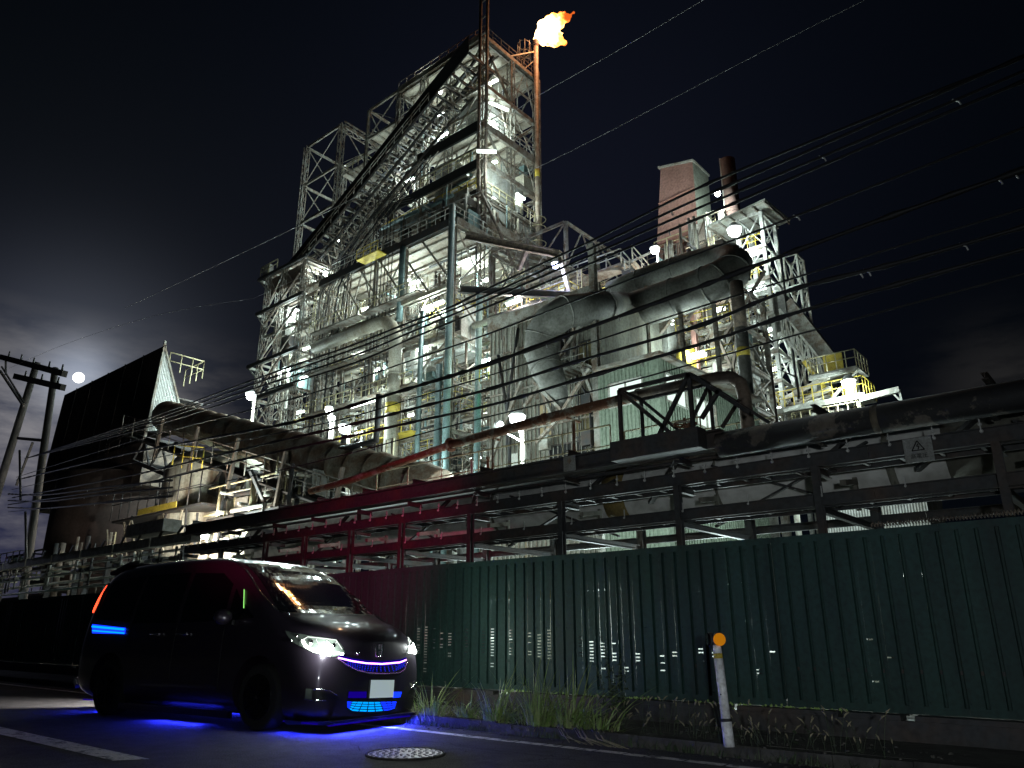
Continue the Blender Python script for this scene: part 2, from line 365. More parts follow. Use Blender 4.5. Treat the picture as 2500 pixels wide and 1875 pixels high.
while k0 < 24:
    mb = MB(); 
    for k in range(k0, k0 + 5):
        x0 = k * .165; xa = x0 + .128; xb = x0 + .165; yb = FY + .034
        if k in slits and k > -80:
            m0, m1 = x0 + .034, x0 + .094
            mb.quad((x0, FY, fz0), (m0, FY, fz0), (m0, FY, fz1), (x0, FY, fz1)); mb.quad((m1, FY, fz0), (xa, FY, fz0), (xa, FY, fz1), (m1, FY, fz1))
            z = fz0; cuts = []
            for z0, z1, p_ in slits[k]:
                q = z0
                while q <= z1:
                    if rnd.random() < p_: cuts.append(q)
                    q += .038
            for q in sorted(cuts):
                if q <= z: continue
                mb.quad((m0, FY, z), (m1, FY, z), (m1, FY, q), (m0, FY, q)); z = q + .013
            mb.quad((m0, FY, z), (m1, FY, z), (m1, FY, fz1), (m0, FY, fz1))
        else: mb.quad((x0, FY, fz0), (xa, FY, fz0), (xa, FY, fz1), (x0, FY, fz1))
        za = fz0 + .07; zb = fz1 - .07
        mb.quad((xa, FY, za), (xa + .006, yb, za), (xa + .006, yb, zb), (xa, FY, zb)); mb.quad((xa + .006, yb, za), (xb - .006, yb, za), (xb - .006, yb, zb), (xa + .006, yb, zb)); mb.quad((xb - .006, yb, za), (xb, FY, za), (xb, FY, zb), (xb - .006, yb, zb))
        mb.quad((xa, FY, fz0), (xb, FY, fz0), (xb, FY, za), (xa, FY, za)); mb.quad((xa, FY, zb), (xb, FY, zb), (xb, FY, fz1), (xa, FY, fz1))
        mb.quad((xa, FY, za), (xb, FY, za), (xb - .006, yb, za), (xa + .006, yb, za)); mb.quad((xa, FY, zb), (xb, FY, zb), (xb - .006, yb, zb), (xa + .006, yb, zb))
    dz_ = rnd.uniform(-.009, .006); dy_ = rnd.uniform(-.006, .006); b9 = rnd.uniform(-.012, .012)
    for q_ in mb.v:
        u_ = (q_.x - k0 * .165) / .825; q_.z += dz_ * (1 if q_.z > 1 else .3); q_.y += dy_ + b9 * math.sin(u_ * math.pi) * math.sin(min(max((q_.z - .3) / 1.7, 0), 1) * math.pi)
    for k in range(k0, k0 + 5):
        for zz_ in (.42, 1.1, 1.9): c_ = V((k * .165 + .015, FY - .004 + dy_, zz_ + dz_)); n_ = len(mb.v); mb.box(c_.x - .006, c_.x + .006, c_.y - .006, c_.y + .003, c_.z - .006, c_.z + .006)
    mb.build('fence_panel', 'fence', fe); k0 += 5
MB().box(-40, 4, FY + .03, FY + .07, fz1 - .055, fz1 - .012).build('top_rail', 'dsteel', fe)
MB().box(-40, 4, FY + .03, FY + .07, fz0 + .35, fz0 + .385).build('bottom_rail', 'dsteel', fe)
for i in range(22): x = -38 + i * 2; MB().box(x, x + .06, FY + .072, FY + .13, .27, fz1 - .05).build('fence_post', 'dsteel', fe)
# rusty junk drooping over the top edge at the right end
mb = MB(); 
for i in range(60):
    x = -2.3 + i * .03; mb.tube([(x, 8.4, 2.07), (x + .01, 8.42, 2.10 + rnd.uniform(0, .02)), (x + .03, 8.44, 2.07)], .008, 5)
tag(mb.build('barbed_coil', 'rust2'), 'rusty coil of wire lying along the top right of the green fence', 'wire coil')

# ------------------------------------------------------------------ plants
def blades(mb, cx, cy, n, h0, h1, spread, lean, wdt, rr, z=.0):
    for i in range(n):
        a = rr.uniform(0, 2 * math.pi); d = rr.random() ** .7 * spread; x = cx + math.cos(a) * d * .75; y = cy + math.sin(a) * d * .25
        h = h0 + (h1 - h0) * rr.random() ** 1.8; l = rr.uniform(.1, 1) * lean; a2 = a + rr.uniform(-.6, .6); dx, dy = math.cos(a2), math.sin(a2) * .6
        pts = []; dr = rr.uniform(0, .7)
        for k in range(6):
            t = k / 5; pts.append(V((x + dx * l * t ** 1.6, y + dy * l * t ** 1.6, z + h * (t - dr * .75 * t ** 2.6))))
        s_ = V((-dy, dx, 0)).normalized() * wdt * rr.uniform(.6, 1.2)
        if rr.random() < .5: s_ = V((abs(s_.x) + wdt * .5, s_.y, 0))
        for k in range(5):
            w0 = (1 - (k / 5) ** 2); w1 = (1 - ((k + 1) / 5) ** 2)
            mb.quad(pts[k] - s_ * w0, pts[k] + s_ * w0, pts[k + 1] + s_ * w1, pts[k + 1] - s_ * w1)
rr = random.Random(3)
for lab, lst in [('tallest leafy tuft of long grass beside the road near the post', [(-5.55, 6.86, 130, .2, .85, .4, .65), (-5.15, 6.9, 120, .25, .88, .4, .75), (-4.75, 6.9, 60, .15, .6, .35, .6)]),
                 ('bright green tuft of grass arching to the left, second from the van', [(-6.1, 6.86, 100, .2, .8, .35, .65)]),
                 ('sparse tuft of grass growing closest to the van bumper', [(-7.15, 6.86, 100, .2, .66, .4, .5), (-6.65, 6.92, 50, .15, .5, .25, .4)])]:
    mb = MB()
    for (x, y, n, h0, h1, sp, ln) in lst: blades(mb, x, y, n, h0, h1, sp, ln, .0075, rr, .06)
    tg = tag(mb.build('grass_tuft', 'leaf'), lab, 'grass')
    mb = MB()
    for (x, y, n, h0, h1, sp, ln) in lst: blades(mb, x, y - .02, n // 2, .05, .2, sp * 1.2, .3, .006, rr, .05)
    mb.build('dry_blades', 'straw', tg)
mb = MB()
for i in range(700): x = rr.uniform(-9, -1.2) if i % 3 else rr.choice([-7, -6.4, -5.3, -4.4, -3.7, -2.6]) + rr.gauss(0, .15); blades(mb, x, 6.72 + rr.uniform(-.05, .22), 3, .03, .12, .08, .08, .004, rr, .01)
tag(mb.build('kerb_weeds', 'leaf2'), 'low weeds growing along the whole kerb edge', 'weeds', kind='stuff')
mb = MB(); sd = MB()
for i in range(95):
    x = rr.uniform(-4.9, -1.9); y = rr.uniform(6.8, 7.25); h = rr.uniform(.16, .42); dx = rr.uniform(-.09, .09)
    mb.tube([(x, y, .05), (x + dx * .4, y, h * .6), (x + dx, y, h)], .0018, 4); sd.tube([(x + dx, y, h), (x + dx * 1.25, y, h + .025), (x + dx * 1.7, y, h + .045)], [.004, .0085, .002], 6)
f = tag(mb.build('foxtail_grass', 'leaf2'), 'thin stalks of foxtail grass around the white post', 'foxtail grass', kind='stuff'); sd.build('seed_heads', 'straw', f)
# dead stalks lying by the kerb
mb = MB()
for i in range(14):
    x = rr.uniform(-5.2, -4.4); mb.tube([(x, 6.72, .14), (x + .15, 6.62, .06), (x + rr.uniform(.3, .6), 6.5, .02)], .004, 4)
tag(mb.build('dead_stalks', 'straw'), 'pale dead grass stalks lying on the road edge', 'dead grass', kind='stuff')
mb = MB()
for i in range(260):
    x = rr.uniform(-8.5, -2); y = 6.85 + rr.uniform(-.12, .35); p = V((x, y, .1 + rr.uniform(0, .16))); a = rr.uniform(0, 6.28); L_ = rr.uniform(.02, .055); d = V((math.cos(a), math.sin(a), rr.uniform(-.2, .5))).normalized() * L_; s_ = V((-d.y, d.x, .2 * L_)) * .45
    mb.quad(p, p + d * .5 + s_, p + d, p + d * .5 - s_)
tag(mb.build('broadleaf_weeds', 'leaf2'), 'small broad leaved weeds mixed through the grass on the kerb', 'weeds', kind='stuff')
mb = MB()
for i in range(260):
    x = rr.uniform(-8, -1.5); y = rr.choice([6.68, 6.6, 7.1, 7.4]) + rr.gauss(0, .07); s_ = rr.uniform(.006, .02); z_ = .004 if y < 6.74 else .1; mb.ball((x, y, z_ + s_ * .3), s_, 5, 3, (1, rr.uniform(.5, 1), .5))
tag(mb.build('grit', 'paving'), 'loose grit and gravel scattered along the kerb', 'gravel', kind='stuff')
# mugwort
mg = thing('mugwort_plant', 'dark bushy weed growing against the fence left of the white post', 'weed', (-5.15, 7.9, .1))
st = MB(); lf = MB()
for i in range(7):
    x = -5.15 + rr.uniform(-.12, .12); y = 7.88 + rr.uniform(-.08, .06); h = rr.uniform(.5, 1.0); dx = rr.uniform(-.16, .16)
    P = [V((x + dx * t * t, y, .11 + h * t)) for t in (0, .25, .5, .75, 1)]; st.tube(P, [.006, .005, .004, .003, .002], 5)
    for k in range(60):
        t = rr.uniform(.12, 1); p = V((x + dx * t * t, y, .11 + h * t)); a = rr.uniform(0, 6.28); L_ = rr.uniform(.04, .1) * (1.2 - t * .8)
        d = V((math.cos(a), math.sin(a) * .6, rr.uniform(-.5, .4))).normalized() * L_; s_ = V((-d.y, d.x, .3 * L_)).normalized() * L_ * .22
        lf.quad(p, p + d * .5 + s_, p + d, p + d * .5 - s_)
st.build('stem', 'leaf2', mg); lf.build('leaves', 'leaf2', mg)
mb = MB()
for i in range(420):
    x = rr.choice([-6.9, -6.2, -5.6, -5.0, -4.1, -3.9, -3.3, -2.9]) + rr.uniform(-.22, .22); p = V((x, 8.12 + rr.uniform(-.04, .06), .30 + rr.uniform(-.02, .02))); a = rr.uniform(0, 6.28); d = V((math.cos(a), .2, math.sin(a))) * .03; s_ = V((-d.z, 0, d.x)) * .5
    mb.quad(p, p + d * .5 + s_, p + d, p + d * .5 - s_)
tag(mb.build('creeping_weeds', mat('lit_leaf', (.25, .38, .1), .6)), 'small leaves poking out of the gap beneath the fence', 'weeds', kind='stuff')

# ================================================================== pipe rack behind the fence
rk = thing('pipe_rack', 'dark steel pipe rack running behind the green fence with cable trays', 'pipe rack', (0, 9.5, 0)); S = Struct(rk)
RX0, RX1 = -19.0, 3.0
posts = [-19.1, -17.1, -15.2, -13.75, -12.2, -10.72, -8.97, -7.04, -5.03, -3.13, -1.2, .7, 2.6]
for x in posts:
    S.add('post', MB().hbeam((x, 9.42, 0), (x, 9.42, 2.985), .085, .1, .01, (0, 1, 0)), 'dsteel', 3)
    S.add('post', MB().hbeam((x, 11.75, 0), (x, 11.75, 3.83), .12, .14, .012, (0, 1, 0)), 'dsteel', 3)
    for z, y9 in ((2.46, 11.66), (2.94, 9.9), (3.36, 9.9), (3.8, 11.66)): S.add('cross_beam', MB().hbeam((x, 9.64 if z > 3.5 else 9.53, z), (x, y9, z), .07, .08, .01), 'dsteel', 2)
    S.add('bracket', MB().bar((x + .25, 9.60, 2.78), (x + .25, 10.1, 2.86), .07, .07).bar((x + .25, 10.1, 2.92), (x + .25, 10.1, 2.5), .05), 'conc', 1)
x = RX0
while x < RX1:
    x1 = min(x + 5.5, RX1)
    if x < -4.4: xg = min(x1, -4.3); S.add('girder', MB().box(x, xg - .004, 9.42, 9.62, 3.44, 3.64).box(x, xg - .004, 9.36, 9.62, 3.41, 3.438).box(x, xg - .004, 9.36, 9.62, 3.642, 3.67), 'dsteel', 6)
    S.add('upper_beam', MB().hbeam((x, 9.47, 3.075), (x1 - .004, 9.47, 3.075), .07, .18, .012), 'dsteel', 5)
    S.add('lower_beam', MB().hbeam((x, 9.47, 2.58), (x1 - .004, 9.47, 2.58), .07, .15, .012), 'dsteel', 5)
    S.add('upper_beam', MB().hbeam((x, 11.85, 3.4), (x1 - .004, 11.85, 3.4), .07, .12, .012), 'dsteel', 4)
    S.add('lower_beam', MB().hbeam((x, 11.85, 2.6), (x1 - .004, 11.85, 2.6), .07, .12, .012), 'dsteel', 4)
    x = x1
for zt, ya, yb_ in ((3.02, 9.56, 9.9), (2.54, 9.56, 9.86)):
    for (xa, xb) in [(-19, -13), (-13, -8.5), (-8.5, -4), (-4, .5), (.5, 3)]:
        mb = MB().box(xa, xb - .01, yb_, yb_ + .03, zt - .05, zt + .07).box(xa, xb - .01, ya - .03, ya, zt - .05, zt + .07)
        q = xa + .1
        while q < xb - .05: mb.box(q, q + .04, ya, yb_, zt - .03, zt - .01); q += .42
        S.add('cable_tray', mb, 'dsteel', 2)
        cb = MB()
        for i in range(5): y = ya + .04 + i * (yb_ - ya - .08) / 4; cb.tube([(xa, y, zt + .02), ((xa + xb) / 2, y + rnd.uniform(-.02, .02), zt + .03), (xb - .01, y, zt + .02)], .022, 6)
        S.add('tray_cable', cb, 'wire', 2)
# X-bracing at the back and diagonal knee braces
for a, b_ in zip(posts[::2], posts[2::2]):
    m0 = (a + b_) / 2
    S.add('brace', MB().bar((a + .1, 10.3, 2.5), (m0 + .4, 10.3, 3.4), .055, .03), 'dsteel', 1); S.add('brace', MB().bar((a + .1, 10.34, 3.4), (m0 + .4, 10.34, 2.5), .055, .03), 'dsteel', 1)
    S.add('brace', MB().bar((b_ - .1, 9.65, 3.38), (b_ - 1.0, 10.4, 2.98), .08, .05), 'dsteel', 1)
    S.add('brace', MB().bar((m0 - .5, 10.3, 3.05), (m0 + .2, 10.3, 3.5), .07, .05), 'dsteel', 1)
x = RX0 + .3; k = 0
while x < RX1:
    mb = MB().bar((x, 9.425, 3.14), (x, 9.425, 3.26), .012).tube([(x - .02, 9.42, 3.2), (x + .02, 9.42, 3.2)], .014, 6).ball((x + .005, 9.41, 3.12), .022)
    S.add('clamp', mb, 'house', .1)
    if k % 2: S.add('clamp', MB().bar((x + .1, 9.425, 2.62), (x + .1, 9.425, 2.74), .012).ball((x + .1, 9.41, 2.62), .016), 'house', .05)
    x += .47; k += 1
# small truss cage standing on the girder
A = atY(1537, 963, 10.0); B_ = atY(1704, 923, 10.0); 
zt = 4.66; y0, y1 = 9.7, 10.35; xa, xb, xc = -6.07, -4.86, -4.0
for y in (y0, y1):
    for p, q in [((xa, 3.67), (xa, zt)), ((xb, 3.67), (xb, zt)), ((xa, zt), (xb, zt)), ((xa, zt), (-5.1, 3.7)), ((xb, zt), (-5.5, 3.7)), ((xb, zt), (xc, 3.9)), ((-4.4, 4.33), (-4.72, 3.95))]:
        S.add('cage_bar', MB().bar((p[0], y, p[1]), (q[0], y, q[1]), .055 if y == y0 else .045), 'dsteel', 1.5)
for x in (xa, xb): S.add('cage_bar', MB().bar((x, y0, zt), (x, y1, zt), .05), 'dsteel', 1)
S.add('box_girder', MB().box(-5.9, -4.5, 9.1, 9.355, 3.40, 3.68), 'dsteel', 3)
S.add('walkway_slab', MB().box(-19, -6.2, 10.6, 11.5, 3.84, 3.9), 'steel', 2)
S.done()

# valve with hand wheel on the rack
vw = thing('valve', 'large rusty valve with a spoked hand wheel standing on the pipe rack', 'valve', (-5.15, 10.0, 3.86))
vc = atY(1672, 1036, 9.95)
mb = MB(); P = [vc + V((.16 * math.cos(a * math.pi / 10), .16 * math.sin(a * math.pi / 10), 0)) for a in range(21)]; mb.tube(P, .018, 7)
for a in range(5): mb.tube([vc, vc + V((.16 * math.cos(a * 1.257), .16 * math.sin(a * 1.257), 0))], .012, 6)
mb.build('hand_wheel', 'rust', vw)
MB().tube([vc + V((0, 0, .1)), vc + V((0, 0, -.5))], [.02, .035], 8).bar(vc + V((.08, 0, 0)), vc + V((.08, 0, -.5)), .03).bar(vc + V((-.08, 0, -.05)), vc + V((-.08, 0, -.5)), .03).build('stem', 'rust', vw)
MB().tube([(-5.2, 9.9, 3.6), (-3.9, 9.9, 3.62)], .11, 16).build('valve_body', 'dsteel', vw)

# pipes on and behind the rack
def flange(mb, p, d, r): p = V(p); d = V(d).normalized(); mb.tube([p - d * .03, p + d * .03], r, 18)
p1 = thing('rusty_pipe', 'long rust blotched pipe rising over the rack and bending down at its right end', 'pipe', (-7, 11, 4.9))
P = [(-16, 11, 4.42), (-14.36, 11, 4.5), (-11.1, 11, 4.83), (-8.57, 11, 4.93), (-6.49, 11, 4.98), (-5.0, 11, 4.97), (-4.78, 11, 4.93), (-4.64, 11, 4.8), (-4.6, 11, 4.6), (-4.58, 11, 3.6)]
MB().tube(P[:3], .08, 18).build('pipe_run', 'rust', p1); MB().tube(P[2:5] , .095, 18).build('pipe_run', 'rust', p1); MB().tube(P[4:], [.105, .105, .105, .105, .105, .105], 20).build('bend', 'rust2', p1)
for q in (2, 3, 4): mb = MB(); flange(mb, P[q], (1, 0, .02), .15 if q == 2 else .118); mb.build('flange', 'rust', p1)
for x, z in ((-7.9, 4.9), (-9.9, 4.88)): MB().tube([(x, 11, z - .1), (x, 11, 3.9)], .025, 8).bar((x, 11.2, z - .11), (x, 10.8, z - .11), .04).build('support', 'rust', p1)
M['oldband'] = mat('faded_yellow_band', (.3, .22, .07), .7, 0, (.2, .15, .06), 3)
def pipe(lab, pts, r, m, bands=(), bm='conc', n=20, group=None, name='insulated_pipe'):
    t = thing(name, lab, 'pipe', tuple(V(pts[0])), group); MB().tube(pts, r, n).build('pipe_run', m, t)
    for b_ in bands:
        a, c = V(pts[0]), V(pts[-1]); p = a + (c - a) * ((b_[0] - a.x) / (c.x - a.x)); d = (c - a).normalized()
        MB().tube([p, p + d * b_[1]], r * 1.02, n).build('band', b_[2] if len(b_) > 2 else bm, t)
    return t
pipe('very wide pale grey insulated pipe running behind the rack trays', [(-18, 10.98, 3.27), (3, 10.98, 3.27)], .5, 'insul2', [(-9.5, .06), (-7.0, .4, 'oldband'), (-5, .04), (-2.6, .1), (-1.9, 1.4, 'conc')], n=28)
pipe('thin dark pipe running directly below the top girder', [(-18, 9.9, 3.42), (3, 9.9, 3.42)], .03, 'dsteel', n=10, name='thin_pipe')
pipe('thin dark conduit behind the top girder near the valve', [(-18, 10.3, 3.66), (3, 10.3, 3.66)], .025, 'dsteel', n=10, name='thin_pipe')
pipe('very large dark peeling pipe on top of the rack at the right edge', [(-4.4, 9.53, 3.48), (3, 9.53, 3.46)], .175, mat('peeling_dark', (.018, .018, .019), .7, 0, (.13, .11, .09), 2.2, .56, .6), [(-2.4, .08, 'conc')], n=24, name='large_pipe')
# handrail along the walkway above the rack
wr = thing('walkway_railing', 'pale yellow handrail along the walkway above the pipe rack', 'railing', (-10, 11.5, 3.9))
rail([(-14, 11.45, 3.9), (-7.4, 11.45, 3.9)], .8, .016, 1.1).build('rail_section', 'yrail', wr)
rail([(-7.1, 11.45, 3.9), (-5.6, 11.45, 3.9)], .62, .016, .9, mid=False).build('rail_section', 'yrail', wr); rail([(-6.8, 12.0, 3.95), (-4.4, 12.0, 3.95)], .5, .014, .7, mid=False).build('rail_section', 'yrail', wr)
mb = MB().tube([(-3.9, 10.4, 3.9), (-3.9, 10.4, 4.75), (-3.55, 10.4, 4.5), (-3.55, 10.4, 4.2)], .018, 8)
tag(mb.build('bent_handrail', 'dsteel'), 'single bent dark handrail standing on the rack before the stair tower', 'handrail')
# drain risers near the flange
for (x, m_n, lab) in ((-10.75, 'white', 'short white capped standpipe beside the flange on the walkway'), (-10.3, 'rust', 'short rusty standpipe beside the white one on the walkway')):
    tag(MB().tube([(x, 11.3, 3.9), (x, 11.3, 4.45)], .03, 8).tube([(x, 11.3, 4.45), (x, 11.3, 4.5)], .04, 8).build('standpipe', m_n), lab, 'pipe')

# signs on the rack
def text(parent, s, p, size, m, rot):
    cu = bpy.data.curves.new('lettering', 'FONT'); cu.body = s; cu.size = size; cu.extrude = .0008; cu.align_x = 'CENTER'
    o = bpy.data.objects.new('lettering_tmp', cu); C.objects.link(o); dg = bpy.context.evaluated_depsgraph_get()
    me = bpy.data.meshes.new_from_object(o.evaluated_get(dg)); bpy.data.objects.remove(o)
    t = bpy.data.objects.new('lettering', me); C.objects.link(t); me.materials.clear(); me.materials.append(M[m]); t.parent = parent; t.location = V(p) - V(parent.location); t.rotation_euler = rot; return t
M['signgrey'] = mat('sign_plate', (.3, .31, .3), .6, .1, (.22, .22, .2), 5)
sg = thing('danger_sign', 'weathered high voltage warning plate hung on the rack at right', 'sign', (-1.93, 9.3, 2.9))
x0, x1, z0, z1 = -2.10, -1.80, 2.87, 3.15
MB().box(x0, x1, 9.395, 9.40, z0, z1).build('plate', 'signgrey', sg)
cx = (x0 + x1) / 2; Y_ = 9.392
tr = [V((cx, Y_, z1 - .035)), V((cx - .065, Y_, z1 - .145)), V((cx + .065, Y_, z1 - .145))]
mb = MB()
for i in range(3): mb.bar(tr[i], tr[(i + 1) % 3], .012, .004, (0, 1, 0))
mb.bar((cx + .008, Y_, z1 - .07), (cx - .012, Y_, z1 - .1), .01, .004, (0, 1, 0)).bar((cx - .012, Y_, z1 - .1), (cx + .014, Y_, z1 - .1), .008, .004, (0, 1, 0)).bar((cx + .014, Y_, z1 - .1), (cx, Y_, z1 - .135), .01, .004, (0, 1, 0))
mb.build('warning_triangle', 'black', sg)
text(sg, '高電圧', (cx, 9.391, z1 - .232), .06, 'black', (R(90), 0, 0))
for x in (x0 + .02, x1 - .02): MB().ball((x, 9.39, z1 - .02), .006).build('bolt', 'house', sg)
s2 = thing('small_sign', 'small faded plate with a dark diamond on the rack girder', 'sign', (-6.8, 9.35, 3.7))
MB().box(-6.93, -6.70, 9.35, 9.355, 3.42, 3.66).build('plate', 'signgrey', s2)
c = V((-6.815, 9.347, 3.58)); MB().quad(c + V((0, 0, .055)), c + V((-.045, 0, 0)), c + V((0, 0, -.055)), c + V((.045, 0, 0))).build('diamond_mark', 'rust2', s2)

# left stretch: pale concrete pipe bridge
cb = thing('concrete_pipe_bridge', 'pale concrete beam pipe bridge beyond the van, left of the rack', 'pipe bridge', (-27, 9.5, 0)); S = Struct(cb)
for i in range(8):
    x = -37 + i * 2.3
    S.add('concrete_beam', MB().box(x, x + 2.2, 9.45, 9.7, 3.28, 3.52), 'pale', 3); S.add('post', MB().box(x + 1, x + 1.15, 9.8, 9.95, 0, 3.27), 'dsteel', 2)
    S.add('bracket', MB().bar((x + .5, 9.43, 3.5), (x + .85, 9.35, 3.66), .05).bar((x + 1.5, 9.43, 3.5), (x + 1.9, 9.35, 3.66), .05), 'dsteel', 1)
    S.add('cross_beam', MB().box(x + .3, x + .4, 9.3, 10.6, 2.95, 3.02), 'conc', 1)
for z, y in ((3.1, 9.6), (2.85, 9.5), (2.62, 9.7), (2.4, 9.6), (2.75, 10.3)): S.add('small_pipe', MB().tube([(-38, y, z - .02), (-28, y, z), (-19.1, y, z + .03)], .035, 8), 'insul2', 2)
for i in range(26): x = rnd.uniform(-36, -19.2); S.add('valve_cluster', MB().tube([(x, 9.5, 2.4 + rnd.random() * .3), (x, 9.5, 3.2)], .03, 6).tube([(x - .15, 9.45, 2.9), (x + .25, 9.45, 2.9)], .06, 8), rnd.choice(['dsteel', 'conc', 'insul2']), .5)
S.done()
cbx = MB().box(-22.2, -20.0, 9.3, 9.8, 3.62, 3.95); tag(cbx.build('concrete_block', 'pale'), 'pale concrete block resting on the bridge beams above the van', 'concrete block')

# ------------------------------------------------------------------ yard things seen under the rack
yw = thing('yard_wall', 'pale low yard wall lit white behind the fence', 'wall', (-10, 15, 0))
x = -30.0
while x < 3:
    l = rnd.uniform(1.2, 3.2); MB().box(x, x + l, 15, 15.15, 0, rnd.uniform(1.9, 2.9)).build('wall_section', rnd.choice(['white', 'pale', 'white', 'conc']), yw); x += l + rnd.choice([.02, .02, .35])
for i in range(16):
    x = rnd.uniform(-20, 0); y = rnd.uniform(12.5, 14.6); h = rnd.uniform(.6, 2.5)
    mm = rnd.choice(['cream', 'yellow', 'steel', 'insul2', 'dsteel', 'rust']); 
    t = thing('yard_pipe', None, 'pipe', (x, y, 0), 'pipes low in the yard behind the fence'); t['label'] = 'low yard pipe half hidden behind the green fence'
    MB().tube([(x, y, 0), (x, y, h), (x + rnd.uniform(.5, 3), y, h)], rnd.uniform(.04, .1), 10).build('pipe_run', mm, t)
for k, (x, y, pw) in enumerate([(-17, 13.3, 150), (-12.5, 13.2, 260), (-9.2, 13.4, 300), (-6.2, 13.3, 260), (-3.2, 13.4, 60)]):
    t = thing('yard_lamp', 'yard lamp on a short bracket low behind the green fence', 'lamp', (x, y, 1.9), 'yard lamps behind the fence')
    MB().box(x - .3, x + .3, y - .05, y + .05, 1.93, 1.98).build('housing', 'house', t); MB().tube([(x - .27, y, 1.9), (x + .27, y, 1.9)], .02, 8).build('tube', 'tube', t)
    light(t, (x, y, 1.8), pw, COOL, .1)
# ================================================================== plant structures
def deck(S, x0, x1, y0, y1, z, rx=None, slab='slab', joist='steel', pitch=1.15, beam=.5, holes=0, rr=rnd, jdir='Y'):
    """slab with joists below, split into panels; fascia channel round it"""
    nx = max(1, round((x1 - x0) / 5)); ny = max(1, round((y1 - y0) / 5)); dx = (x1 - x0) / nx; dy = (y1 - y0) / ny
    for i in range(nx):
        for j in range(ny):
            if rr.random() < holes: continue
            S.add('deck', MB().box(x0 + i * dx, x0 + (i + 1) * dx - .01, y0 + j * dy, y0 + (j + 1) * dy - .01, z, z + .12), slab, 5)
    if jdir == 'Y':
        k = int((x1 - x0) / pitch)
        for i in range(1, k): x = x0 + i * (x1 - x0) / k; S.add('joist', MB().bar((x, y0, z - .13), (x, y1, z - .13), .16, .26), joist, 3)
    else:
        k = int((y1 - y0) / pitch)
        for i in range(1, k): y = y0 + i * (y1 - y0) / k; S.add('joist', MB().bar((x0, y, z - .13), (x1, y, z - .13), .16, .26), joist, 3)
def frame(S, xs, ys, zs, z0=0, col='laced', cw=.7, bw=.45, br=.2, P=.85, rr=rnd, m='steel', faces='XYxy', ctop=None, inner=False, cm=None):
    ct = ctop or zs[-1]; cm = cm or m
    for i, x in enumerate(xs):
        for j, y in enumerate(ys):
            edge = i in (0, len(xs) - 1) or j in (0, len(ys) - 1)
            if not edge and not inner: continue
            if col == 'laced': mb = MB().laced((x, y, z0), (x, y, ct), cw, cw * .17)
            elif col == 'tube': mb = MB().tube([(x, y, z0), (x, y, ct)], cw / 2, 12)
            else: mb = MB().hbeam((x, y, z0), (x, y, ct), cw, cw, cw * .12, (0, 1, 0))
            S.add('column', mb, cm, 9)
    e = cw / 2 + .02
    for z in zs:
        for j, y in enumerate(ys):
            if j in (0, len(ys) - 1):
                for a, b in zip(xs, xs[1:]): S.add('beam', MB().hbeam((a + e, y, z), (b - e, y, z), bw * .6, bw, .07), m, 5)
        for i, x in enumerate(xs):
            if i in (0, len(xs) - 1):
                for a, b in zip(ys, ys[1:]): S.add('beam', MB().hbeam((x, a + e, z - .01), (x, b - e, z - .01), bw * .6, bw, .07), m, 5)
    Z = zs
    def diag(p, q, s_, t):
        k = rr.random()
        if k > P: return
        if k < P * .45: L_ = [(p, t), (q, s_)]
        elif k < P * .65: L_ = [(p, t)]
        elif k < P * .8: L_ = [(q, s_)]
        else: mid = (s_ + t) / 2; L_ = [(p, mid), (q, mid)]
        for n_, (a, b) in enumerate(L_):
            o = V((0, 0, 0)) if n_ == 0 else V((.03, .03, 0)) * 1
            S.add('brace', MB().bar(a + o, b + o, br, br * .6), m, 2)
    for za, zb in zip(Z, Z[1:]):
        for k_, j in (('y', 0), ('Y', len(ys) - 1)):
            if k_ in faces:
                for a, b in zip(xs, xs[1:]): y = ys[j]; diag(V((a, y, za)), V((b, y, za)), V((a, y, zb)), V((b, y, zb)))
        for k_, i in (('x', 0), ('X', len(xs) - 1)):
            if k_ in faces:
                for a, b in zip(ys, ys[1:]): x = xs[i]; diag(V((x, a, za)), V((x, b, za)), V((x, a, zb)), V((x, b, zb)))
